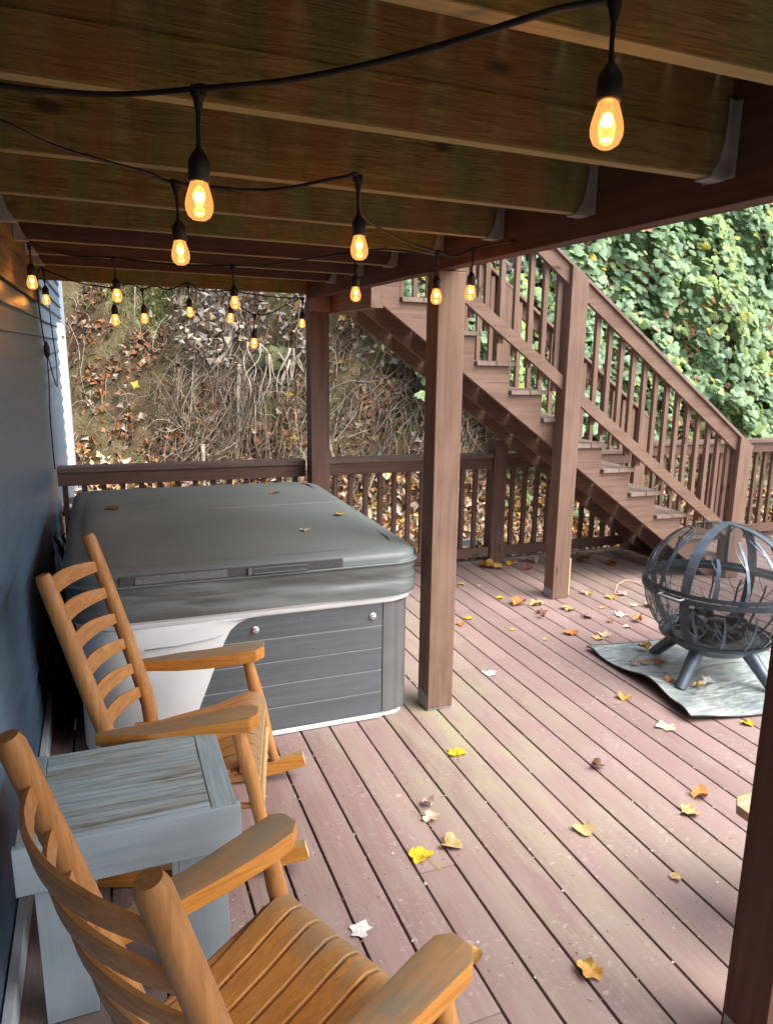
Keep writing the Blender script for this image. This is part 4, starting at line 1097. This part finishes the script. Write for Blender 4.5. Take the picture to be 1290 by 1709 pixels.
m = sph(bowl, R(-45), R(-89.9), r=1.0); m.build('bowl', iron_light, fp, smooth=True)
def ringm(z, ro, hh, th): 
    return MB().loft([[FC+Vector((r_*math.cos(2*math.pi*k/48), r_*math.sin(2*math.pi*k/48), zz)) for k in range(48)] for r_, zz in ((ro, z-hh), (ro+th, z-hh), (ro+th, z+hh), (ro, z+hh), (ro, z-hh))], cap=False)
m = ringm(ZR+.014, RB-.006, .012, .008); m.build('dome_ring', iron, fp, smooth=True, angle=40)
m = ringm(ZR-.016, RB-.002, .014, .014); m.build('bowl_ring', iron, fp, smooth=True, angle=40)
m = ringm(ZR-.43*.70, RB*.727, .008, .008); m.build('bowl_ring', iron, fp, smooth=True, angle=40)
# tree silhouettes standing in the dome openings and around the bowl
def tree_sil(m, fn, a0, e0, e1, rnd, wd=.020, nb=5):
    H = e1-e0
    def strip(pts, w0, w1):
        L = []
        for i, (a, e) in enumerate(pts):
            p = fn(.995, a, e); q = fn(.985, a, e); wv = Vector((-math.sin(a), math.cos(a), 0))*(w0+(w1-w0)*i/(len(pts)-1))/2
            L.append([p-wv, p+wv, q+wv, q-wv])
        m.loft(L)
    tr = [(a0+.03*math.sin(3*k/6+rnd.random()), e0+H*k/6) for k in range(7)]
    strip(tr, wd, wd*.6)
    for b in range(nb):
        k = rnd.randint(2, 5); sg = 1 if b % 2 else -1; a, e = tr[k]
        strip([(a, e), (a+sg*.06, e+H*.10), (a+sg*.12, e+H*.24), (a+sg*.15, e+H*.36)], wd*.40, wd*.15)
rn = random.Random(3)
for q in range(4):
    for da in (20, 42, 66): m = MB(); tree_sil(m, dome, R(201+90*q+da), 0, R(rn.choice((38, 48, 58))), rn, rn.choice((.020, .026, .030)), 1); m.build('tree_cutout', iron_light, fp)
for q in range(16): m = MB(); tree_sil(m, bowl, R(22.5*q+6), R(-46), R(-8), rn, .016, 3); m.build('tree_cutout', iron_light, fp)
for a in (R(201), R(291), R(21), R(111)):
    m = MB(); band(m, bowl, a, R(-47), 0, .055); m.build('bowl_band', iron, fp)
for a in (R(201), R(291), R(21), R(111)):
    p0 = FC+Vector((.20*math.cos(a), .20*math.sin(a), .205)); p1 = FC+Vector((.375*math.cos(a), .375*math.sin(a), .018))
    MB().tube([p0, p0.lerp(p1, .5), p1], [.043, .036, .032], 14).build('leg', iron_light, fp, smooth=True, angle=50)
for a in (R(192), R(12)):
    A = [FC+Vector(((RB+.012)*math.cos(a+t), (RB+.012)*math.sin(a+t), ZR-.005)) for t in (-.16, .16)]
    B_ = [FC+Vector(((RB+.05)*math.cos(a+t), (RB+.05)*math.sin(a+t), ZR-.005)) for t in (-.15, .15)]
    MB().tube([A[0], B_[0], B_[1], A[1]], .006, 8).build('handle', galv, fp, smooth=True)
# charred wood and ash inside
rr_ = random.Random(5); m = MB()
for k in range(46):
    a = rr_.uniform(0, 6.28); r_ = rr_.uniform(0, .21); c_ = FC+Vector((r_*math.cos(a), r_*math.sin(a), .235+.10*(r_/.27)**2+rr_.uniform(0, .05)))
    m.obox(c_, (rr_.uniform(.015, .04), rr_.uniform(.012, .03), rr_.uniform(.01, .022)), Matrix.Rotation(rr_.uniform(0, 3), 3, (rr_.random(), rr_.random(), 1)), .004)
m.build('charcoal', plain('charcoal', (.03, .03, .032), .9, .1, 0, .6, 40, .3), fp)
for k, (a, b, z0) in enumerate(((2.2, 5.0, .40), (1.2, 3.9, .42), (3.0, 5.6, .43), (.4, 3.2, .41))):
    pass
MB().lathe([(0, .003), (.225, .003), (.25, .04), (.235, .038), (0, .012)], (FC.x, FC.y, .215), 30).build('ash_pan', plain('ash', (.09,.09,.09), .9, .1, 0, .5, 30, .3), fp, smooth=True)

ma = empty('fire_mat', (3.2, 3.16, 0), label='crumpled silver heat mat with black underside beneath the fire pit', cat='mat')
CA, CB_, CC_, CD = Vector((2.725, 3.725, 0)), Vector((2.694, 2.712, 0)), Vector((3.78, 2.52, 0)), Vector((3.83, 3.60, 0))
def matz(u, v):
    z = .008 + .010*(.5+.5*math.sin(5*u+3*v)) + .007*noise.noise(Vector((u*5, v*5, 3)))+.006*math.sin(14*v+3*u)**2*u
    z += .050*math.exp(-((u)/.10)**2)*math.exp(-((v-.62)/.20)**2) + .035*math.exp(-(u/.16)**2-((v-.93)/.10)**2)*1.1 + .018*math.exp(-((u-.03)/.12)**2)*math.exp(-((v-.05)/.06)**2)
    return max(z, .006)
def matp(u, v, dz=0):
    # v: 0 at far-left corner A, 1 at near-left corner B ; u to the right
    l = CA.lerp(CB_, v); r_ = CD.lerp(CC_, v); p = l.lerp(r_, u)
    wob = .012*math.sin(9*v+2)+.02*math.sin(4*v)
    p = p+Vector((wob*(1-u), 0, 0)); return Vector((p.x, p.y, matz(u, v)+dz))
MB().grid(lambda u, v: matp(u, v, .0035), 40, 60).build('silver_face', firemat_m, ma, smooth=True)
MB().grid(lambda u, v: matp(u, v, 0), 40, 60).build('black_backing', black_m, ma, smooth=True)
edge = [matp(0, t/40, .002) for t in range(41)]+[matp(t/40, 1, .002) for t in range(1, 41)]+[matp(1, 1-t/40, .002) for t in range(1, 41)]+[matp(1-t/40, 0, .002) for t in range(1, 40)]
MB().tube(edge+[edge[0]], .0045, 6, cap=False).build('edge_binding', black_m, ma, smooth=True)

fl_ = MB().box((2.72, 6.02, .10), (3.12, 6.05, .155), .004).box((2.72, 6.05, .10), (3.12, 6.22, .112), .003).build('metal_flashing', white_m); tag(fl_, 'white metal strip lying on the ground just outside the railing', 'metal strip')
tw = MB().tube([(3.62, 4.62, .004), (3.70, 4.70, .05), (3.80, 4.72, .075), (3.92, 4.68, .05)], [.004, .0035, .003, .002], 6).build('dry_stalk', pale_end, smooth=True); tag(tw, 'thin curved dry stalk on the boards left of the fire pit', 'stalk')

# ================================================================== STRING LIGHTS
def cable(name, pts, label, rad=.0042, attach=None, closed=False):
    P = []
    pts = [Vector(p) for p in pts]
    for i in range(len(pts)-1):                    # catmull-rom
        p0, p1, p2, p3 = pts[max(0, i-1)], pts[i], pts[i+1], pts[min(len(pts)-1, i+2)]
        for k in range(8):
            t = k/8; P.append(.5*((2*p1)+(-p0+p2)*t+(2*p0-5*p1+4*p2-p3)*t*t+(-p0+3*p1-3*p2+p3)*t**3))
    P.append(pts[-1])
    o = MB().tube(P, rad, 8).build(name, cable_m, smooth=True); return tag(o, label, 'cable')
A_ = {1: (.175, 1.372, 2.225), 2: (.207, 2.13, 2.225), 3: (.668, .955, 2.296), 4: (.632, 1.959, 2.25), 5: (1.007, 3.15, 2.224), 6: (-.25, 3.95, 2.257), 7: (-.258, 5.1, 2.241),
      8: (.094, 3.95, 2.217), 9: (.097, 4.6, 2.127), 10: (.265, 4.95, 2.152), 11: (.525, 4.95, 2.20), 12: (.609, 3.8, 2.203), 13: (.805, 5.1, 2.18), 14: (.883, 4.75, 2.024),
      15: (1.316, 5.3, 2.17), 16: (1.247, 2.85, 2.21), 17: (1.403, 2.85, 2.232)}
cable('string_light_cable', [(-.30, 1.56, 2.25), (-.119, 1.525, 2.23), (.043, 1.483, 2.228), A_[1], (.312, 1.259, 2.228), (.444, 1.095, 2.235), (.555, .945, 2.25), A_[3], (.75, .90, 2.36), (.80, .80, 2.46)], 'black light cable nearest the camera, crossing below the first joists', .0048)
cable('string_light_cable', [(-.30, 1.66, 2.25), (-.144, 1.762, 2.232), (-.047, 1.912, 2.228), (.14, 2.09, 2.232), A_[2], (.42, 2.08, 2.22), (.587, 1.96, 2.245), A_[4], (.78, 2.35, 2.225), (1.05, 2.70, 2.215), A_[16], (1.334, 2.87, 2.200), A_[17], (1.45, 2.6, 2.235)], 'black light cable running from the wall to the front of the near roof post')
cable('string_light_cable', [(-.28, 3.90, 2.262), A_[6], (-.09, 3.99, 2.22), A_[8], (.35, 3.9, 2.20), A_[12], (.787, 3.75, 2.215), A_[5], (1.20, 3.2, 2.25), (1.44, 3.26, 2.24)], 'black light cable strung across the middle joists behind the near roof post')
cable('string_light_cable', [(-.28, 5.14, 2.25), A_[7], (-.075, 5.1, 2.178), (.05, 4.8, 2.142), A_[9], (.19, 4.8, 2.165), A_[10], (.337, 5.0, 2.175), (.422, 5.0, 2.16), A_[11], (.596, 5.0, 2.165), (.693, 5.1, 2.171), A_[13], (.933, 5.1, 2.165), (1.138, 5.2, 2.16), A_[15]], 'black light cable sagging along the back edge of the upper deck')
cable('string_light_cable', [(.75, 5.1, 2.17), (.80, 4.95, 2.10), (.82, 4.8, 2.062), A_[14], (1.0, 4.85, 2.04), (1.158, 5.05, 2.114), (1.29, 5.28, 2.165)], 'short sagging black light cable left of the far roof post', .0036)
cable('power_cord', [(-.285, 5.12, 2.24), (-.325, 5.5, 2.13), (-.325, 5.70, 1.87), (-.325, 5.91, 1.76), (-.325, 5.89, 1.55), (-.325, 5.69, 1.32), (-.325, 5.72, .98)], 'thin black power cord hanging down the blue wall to behind the railing', .004)
cable('power_cord', [(-.285, 5.15, 2.235), (-.325, 6.7, 2.20), (-.325, 6.80, 1.98), (-.325, 7.1, 1.69), (-.325, 6.95, 1.49), (-.325, 6.55, 1.56), (-.325, 6.15, 1.70), (-.325, 5.93, 1.74)], 'black power cord looping out on the blue wall beside the plug', .0045)
pl = MB().lathe([(0, -.06), (.008, -.055), (.018, -.03), (.02, .02), (.010, .045), (.005, .06)], (-.322, 5.90, 1.78), 12).build('plug', black_m, smooth=True); tag(pl, 'black plug joint hanging on the cord against the blue wall', 'plug')

# bulb pendant built once, local origin at its clip
bp = empty('light_bulb', (0, 0, 0), cat='light bulb', group='amber bulbs of the string lights')
def L_(m, n_, mat, par, sm=True): return m.build(n_, mat, par, smooth=sm, local=True, angle=50)
m = MB().box((-.012, -.006, -.012), (.012, .006, .006), .002); m.lathe([(0, -.034), (.005, -.034), (.010, -.010), (.012, -.004), (0, -.002)], (0, 0, 0), 12)
L_(m, 'clip', cable_m, bp)
L_(MB().tube([(0, 0, -.03), (.001, 0, -.06), (0, 0, -.094)], [.0042, .0034, .0042], 8), 'drop_cord', cable_m, bp)
L_(MB().lathe([(0, -.088), (.006, -.089), (.010, -.095), (.0165, -.106), (.0175, -.112), (.0175, -.138), (.0150, -.1405), (.0, -.141)], (0,0,0), 18), 'socket', black_m, bp)
gl_ = L_(MB().lathe([(.0130, -.1385), (.0148, -.143), (.0182, -.154), (.0216, -.166), (.0228, -.175), (.0220, -.184), (.0180, -.193), (.0105, -.1985), (0, -.200)], (0,0,0), 24), 'glass', bulb_m, bp)
m = MB()
for k in range(5):
    a = 2*math.pi*k/5; m.tube([(.004*math.cos(a), .004*math.sin(a), -.156), (.0065*math.cos(a+.6), .0065*math.sin(a+.6), -.163), (.0045*math.cos(a+1), .0045*math.sin(a+1), -.170)], .0030, 5)
m.lathe([(0, -.1865), (.006, -.1875), (.0075, -.189), (0, -.190)], (0,0,0), 10)  # glowing bead imitating the glint at the bottom of the glass
L_(m, 'filament_and_glint', fil_m, gl_)
pt = bpy.data.lights.new('bulb_glow', 'POINT'); pt.energy = .32; pt.color = (1, .52, .20); pt.shadow_soft_size = .012
LB = {1: 'large hanging bulb in front of the others, left of the picture middle', 2: 'hanging bulb just behind and left of the nearest large bulb', 3: 'largest bulb, hanging alone at the upper right under the nearest joist',
      4: 'bulb hanging from the second cable midway between wall and near post', 5: 'smaller bulb hanging straight below and behind the mid-span bulb', 6: 'bulb nearest the blue wall, hanging by the ledger hanger',
      7: 'bulb hanging in front of the daylit far siding beside the power cords', 8: 'upper bulb of the pair hanging one above the other near the wall', 9: 'lower bulb of the pair hanging one above the other near the wall',
      10: 'bulb just right of the low pair, in front of the green weeds', 11: 'bulb at the bottom edge of the end joist, above the dead leaves', 12: 'upper bulb of the close pair in front of the dead vines',
      13: 'lower smaller bulb of the close pair in front of the dead vines', 14: 'lowest hanging bulb, dangling from the short sagging cable over the bank', 15: 'small bulb glowing against the side of the far roof post',
      16: 'bulb hanging in front of the dark side of the near roof post', 17: 'bulb hanging right beside the near roof post in front of the stair railing'}
for i in range(1, 18):
    o = bp if i == 1 else copy_tree(bp)
    o.location = A_[i]; o['label'] = LB[i]
    ti = {3: (R(4), R(7), 0), 1: (R(1), R(-1.5), 0)}.get(i, (R(random.uniform(-3, 3)), R(random.uniform(-3, 3)), 0)); o.rotation_euler = (ti[0], ti[1], random.uniform(0, 3))
    lo_ = bpy.data.objects.new('bulb_glow', pt); COL.objects.link(lo_); lo_.parent = o; lo_.location = (0, 0, -.163)

# ================================================================== FALLEN LEAVES on deck, mat and tub
LC = {'yellow': (.68, .50, .03), 'tan': (.56, .41, .18), 'gold': (.60, .36, .09), 'orange': (.55, .22, .05), 'brown': (.20, .10, .055), 'pale': (.62, .52, .36), 'white': (.72, .70, .66), 'rust': (.34, .12, .05), 'pink': (.50, .36, .32)}
leafmats = {}
for k, c in LC.items():
    s = NT(k+'_dry_leaf', .6, .25); co_ = s.coord(); n1 = s.noise(co_, 60, 4, .6); n2 = s.noise(co_, 22, 3, .6)
    col = s.ramp(n1, [(.3, tuple(v*.75 for v in c)), (.7, c)])
    col = s.mix(s.math('MULTIPLY', s.ramp(n2, [(.52, 0.), (.66, 1.)]), .6), col, (c[0]*.6, c[1]*.35, c[2]*.4)) if k not in ('white',) else col
    s.base(col); s.bump(n1, .6, .004); leafmats[k] = s.m
def maple(x, y, z, size, col, label, curl=.3, stem=False, rz=None, seed=0, lob=5, cluster=1):
    rr = random.Random(seed*17+3); rz = rr.uniform(0, 6.28) if rz is None else rz
    r = None
    m = MB()
    for c in range(cluster):
        ox, oy = (rr.uniform(-.5, .5)*size, rr.uniform(-.5, .5)*size) if c else (0, 0)
        a0 = rz+c*1.3; m_ = lob*4; sz = size*(1 if not c else .7)
        pts = []
        NR = 4; q1 = rr.uniform(0, 6); q2 = rr.uniform(0, 6)
        fold = rr.uniform(0, 3.14); cu = curl*rr.uniform(.6, 1.3)
        for ring_ in range(1, NR+1):
            row = []
            for k in range(m_):
                t = 2*math.pi*k/m_; lobe = .86+.13*math.cos(lob*t+q1)+.07*math.cos((lob+2)*t+q2)+rr.uniform(-.05, .05)*(ring_/NR)
                back = 1 if abs(t-math.pi) > .35 else .55
                q = sz*.5*lobe*back*ring_/NR
                px, py = q*math.cos(t), q*math.sin(t)*.95
                d = px*math.cos(fold)+py*math.sin(fold); e = -px*math.sin(fold)+py*math.cos(fold)
                pz = cu*(abs(d)**1.5)/(sz**.5)*1.6 + cu*.35*e*math.sin(5*t+seed)/1.0*(ring_/NR) + .06*sz*math.cos(lob*t)*(ring_/NR)**2*cu*2
                row.append((px, py, pz))
            pts.append(row)
        zmin = min(p[2] for row in pts for p in row)
        def W(p):
            X_, Y_ = p[0]*math.cos(a0)-p[1]*math.sin(a0), p[0]*math.sin(a0)+p[1]*math.cos(a0)
            return Vector((x+ox+X_, y+oy+Y_, z+.0015+p[2]-zmin+c*.006))
        cen = m.bm.verts.new(W((0, 0, 0)))
        rows = [[m.bm.verts.new(W(p)) for p in row] for row in pts]
        for k in range(m_): m._face([cen, rows[0][k], rows[0][(k+1)%m_]])
        for a_, b_ in zip(rows, rows[1:]):
            for k in range(m_): m._face([a_[k], b_[k], b_[(k+1)%m_], a_[(k+1)%m_]])
        if stem and not c:
            m.tube([W((0,0,.001)), W((-sz*.4, .0, .004)), W((-sz*1.0, sz*.12, .004))], .0014, 5)
    o = m.build('fallen_leaf', leafmats[col], smooth=True)
    return tag(o, label, 'leaf', 'fallen leaves scattered on the deck')
LV = [ # x, y, size, colour, label, options
 (1.416,2.864,.088,'yellow','bright yellow leaf lying just in front of the near roof post',dict(stem=True,curl=.15)),
 (1.103,2.448,.075,'pale','pale curled leaf with a stem, nearer of the two by the tub side boards',dict(stem=True,curl=.4)),
 (1.127,2.535,.052,'pink','small shrivelled pinkish leaf just above the pale stemmed leaf',dict(curl=.7,lob=3)),
 (1.11,2.263,.088,'tan','cream coloured curled leaf right of the spotted yellow leaf',dict(curl=.3,lob=3)),
 (.979,2.243,.095,'yellow','bright yellow spotted leaf with a long pale stem across a gap',dict(stem=True,curl=.15)),
 (.657,1.972,.075,'white','white torn leaf lying across a board gap by the near rocker seat',dict(curl=.15)),
 (.935,1.743,.085,'gold','golden curled leaf with a long straight stem beside the near armrest tip',dict(curl=.6,stem=True,lob=3)),
 (1.25,1.56,.085,'gold','golden brown folded leaf alone near the bottom of the picture',dict(curl=.35)),
 (1.631,2.152,.085,'tan','rounded tan leaf lying alone in the middle of the open boards',dict(curl=.25,lob=3)),
 (2.118,2.096,.085,'tan','tan folded leaf left of the hidden stool, larger of the pair',dict(curl=.5)),
 (2.239,2.169,.075,'orange','orange curled leaf standing up behind the tan folded leaf',dict(curl=.9,lob=3)),
 (1.783,1.799,.045,'tan','tiny ragged tan leaf left of the dark near post',dict(curl=.4)),
 (1.963,2.523,.065,'brown','dark brown rolled leaf alone on the boards',dict(curl=1.2,lob=3)),
 (2.517,2.717,.105,'pale','large pale yellow leaf in front of the left corner of the mat',dict(curl=.2)),
 (2.941,2.60,.065,'yellow','small yellow leaf touching the near edge of the mat',dict(curl=.4)),
 (2.526,3.067,.085,'gold','golden crumpled leaf just left of the mat',dict(curl=.6)),
 (1.982,3.619,.085,'white','white papery leaf alone between the near roof post and the mat',dict(curl=.15)),
 (2.281,4.509,.07,'yellow','bright yellow leaf right beside the near post, upper of the two there',dict(curl=.2)),
 (2.171,4.407,.07,'orange','orange brown leaf right beside the near post, lower of the two there',dict(curl=.5)),
 (2.466,4.193,.04,'yellow','very small yellow leaf midway between the near post and the mat',dict(curl=.3)),
 (2.803,3.991,.10,'orange','orange and gold crumpled leaf behind the far corner of the mat',dict(curl=.6)),
 (2.991,3.901,.10,'pale','pale ragged leaf behind the mat corner',dict(curl=.35)),
 (2.581,3.966,.035,'yellow','tiny yellow leaf left of the mat corner',dict(curl=.3)),
 (2.92,3.86,.08,'tan','tan leaf just beyond the edge of the mat',dict(curl=.4)),
 (2.766,4.643,.12,'orange','large reddish orange leaf left of the middle stair post',dict(curl=.5)),
 (2.885,4.60,.10,'tan','tan crumpled leaf between the red orange leaf and the middle stair post',dict(curl=.5,cluster=2)),
 (2.836,4.43,.075,'rust','rust coloured leaf in front of the large reddish one',dict(curl=.4)),
 (2.78,4.33,.05,'brown','small dark leaf standing on edge below the rust coloured leaf',dict(curl=1.2,lob=3)),
 (2.703,4.828,.06,'yellow','small yellow leaf left of the middle stair post',dict(curl=.3)),
 (2.58,5.24,.06,'yellow','small yellow leaf right of the near post towards the railing',dict(curl=.3)),
 (2.697,5.15,.045,'pale','tiny pale leaf beside the small yellow leaf by the railing',dict(curl=.3)),
 (3.308,5.453,.10,'rust','rusty curled leaf left of the stair post near the back',dict(curl=.6)),
 (3.06,4.42,.10,'tan','tan leaf at the foot of the middle stair post',dict(curl=.4,cluster=2)),
 (3.10,4.24,.09,'pink','pinkish curled leaf in front of the middle stair post',dict(curl=.5)),
 (3.538,4.556,.09,'gold','golden leaf right of the middle stair post',dict(curl=.5)),
 (3.671,4.60,.10,'pink','flat pinkish leaf right of the golden leaf beyond the post',dict(curl=.2)),
 (3.325,4.377,.045,'yellow','tiny yellow leaf in the group right of the middle stair post',dict(curl=.3)),
 (3.359,4.185,.09,'white','white curled leaf in the group left of the fire pit',dict(curl=.5)),
 (3.59,4.34,.07,'pale','pale yellow leaf in the group left of the fire pit',dict(curl=.3)),
 (3.394,4.041,.08,'orange','dark orange leaf close to the left side of the fire pit',dict(curl=.7)),
 (3.70,4.28,.11,'tan','tan leaf almost touching the fire pit ring in view',dict(curl=.4)),
 (3.02,5.62,.16,'gold','large golden leaf pile against the short rail post',dict(curl=.5,cluster=3)),
 (3.26,5.64,.11,'yellow','yellow orange leaf in front of the short rail post',dict(curl=.3)),
 (3.50,5.66,.12,'pale','pale leaf right of the short rail post',dict(curl=.4,cluster=2)),
 (3.42,4.70,.10,'tan','tan leaf behind the pale stick by the middle stair post',dict(curl=.5)),
 (3.75,5.62,.10,'gold','golden leaf against the railing under the stairs',dict(curl=.5)),
 (2.60,5.55,.10,'rust','rust coloured leaf between the near post and the railing',dict(curl=.5)),
 (3.25,3.98,.06,'pale','small pale leaf between the mat corner and the fire pit',dict(curl=.4)),
 (3.20,4.10,.05,'rust','small rust leaf behind the silver mat',dict(curl=.6)),
 (3.95,5.55,.13,'brown','brown leaf pile under the stairs by the railing',dict(curl=.5,cluster=3)),
 (4.15,5.35,.12,'rust','rust leaf pile under the lower stairs',dict(curl=.5,cluster=3)),
 (3.05,3.55,.09,'gold','golden leaf on the far left part of the silver mat',dict(curl=.6,z=.03)),
 (2.829,3.374,.06,'pink','red and white leaf on the left of the silver mat',dict(curl=.6,z=.03)),
 (2.915,3.381,.07,'tan','tan leaf on the silver mat beside the red and white one',dict(curl=.3,z=.03)),
 (2.979,3.338,.10,'rust','rusty brown leaf on the silver mat left of the fire pit leg',dict(curl=.5,z=.03)),
 (3.10,3.47,.08,'brown','brown leaf on the silver mat behind the front leg',dict(curl=.6,z=.03)),
 (2.87,3.10,.07,'orange','orange leaf on the silver mat against the front leg',dict(curl=.6,z=.03)),
 (2.985,3.00,.06,'gold','gold leaf on the silver mat right of the front leg',dict(curl=.5,z=.03)),
 (3.07,3.02,.09,'white','greyish white leaf on the silver mat right of the gold one',dict(curl=.4,z=.03)),
 (.989,4.80,.07,'brown','small brown leaf near the back edge of the hot tub cover',dict(curl=.5,z=.903)),
 (.02,4.536,.10,'brown','brown flat leaf on the left side of the hot tub cover',dict(curl=.2,z=.918)),
 (1.20,4.02,.06,'gold','small golden leaf near the right edge of the hot tub cover',dict(curl=.3,z=.915)),
 (.93,3.75,.05,'pale','tiny pale leaf near the middle of the hot tub cover',dict(curl=.4,z=.905)),
 (-.27,1.42,.02,'white','tiny white scrap on the boards beside the wall trim',dict(curl=.3)),
]
for i, (x, y, sz, c, lb, op) in enumerate(LV):
    op = dict(op); z_ = op.pop('z', .001); maple(x, y, z_, sz*1.12, c, lb, seed=i, **op)
# crumbs, seeds and bits in the board gaps
n = 1500; x = RNG.uniform(-.2, 4.5, n); y = RNG.uniform(.6, 5.5, n)
inb = RNG.uniform(0, 1, n) < .45; kk = np.round((x-X0)/PITCH); x[inb] = (X0+kk*PITCH)[inb]+RNG.normal(0, .003, inb.sum())
keep = ~((x > -.2) & (x < 1.4) & (y > 3.25)); x, y = x[keep], y[keep]; n = len(x)
pos = np.stack([x, y, np.full(n, .003)], 1); T, Fc = leaf_template(3, .3, .4)
cr = scatter('deck_debris', T, Fc, pos, np.tile([0., 0, 1], (n, 1)), RNG.uniform(.004, .014, n), np.array([(.6,.5,.38),(.5,.36,.2),(.25,.15,.1),(.7,.64,.55)])[RNG.integers(0,4,n)], litter_m, tilt=.25)
tag(cr, 'tiny crumbs and leaf bits scattered over the deck boards', 'debris', kind='stuff')
bpy.data.materials.remove(s_.m) if s_.m.users == 0 else None
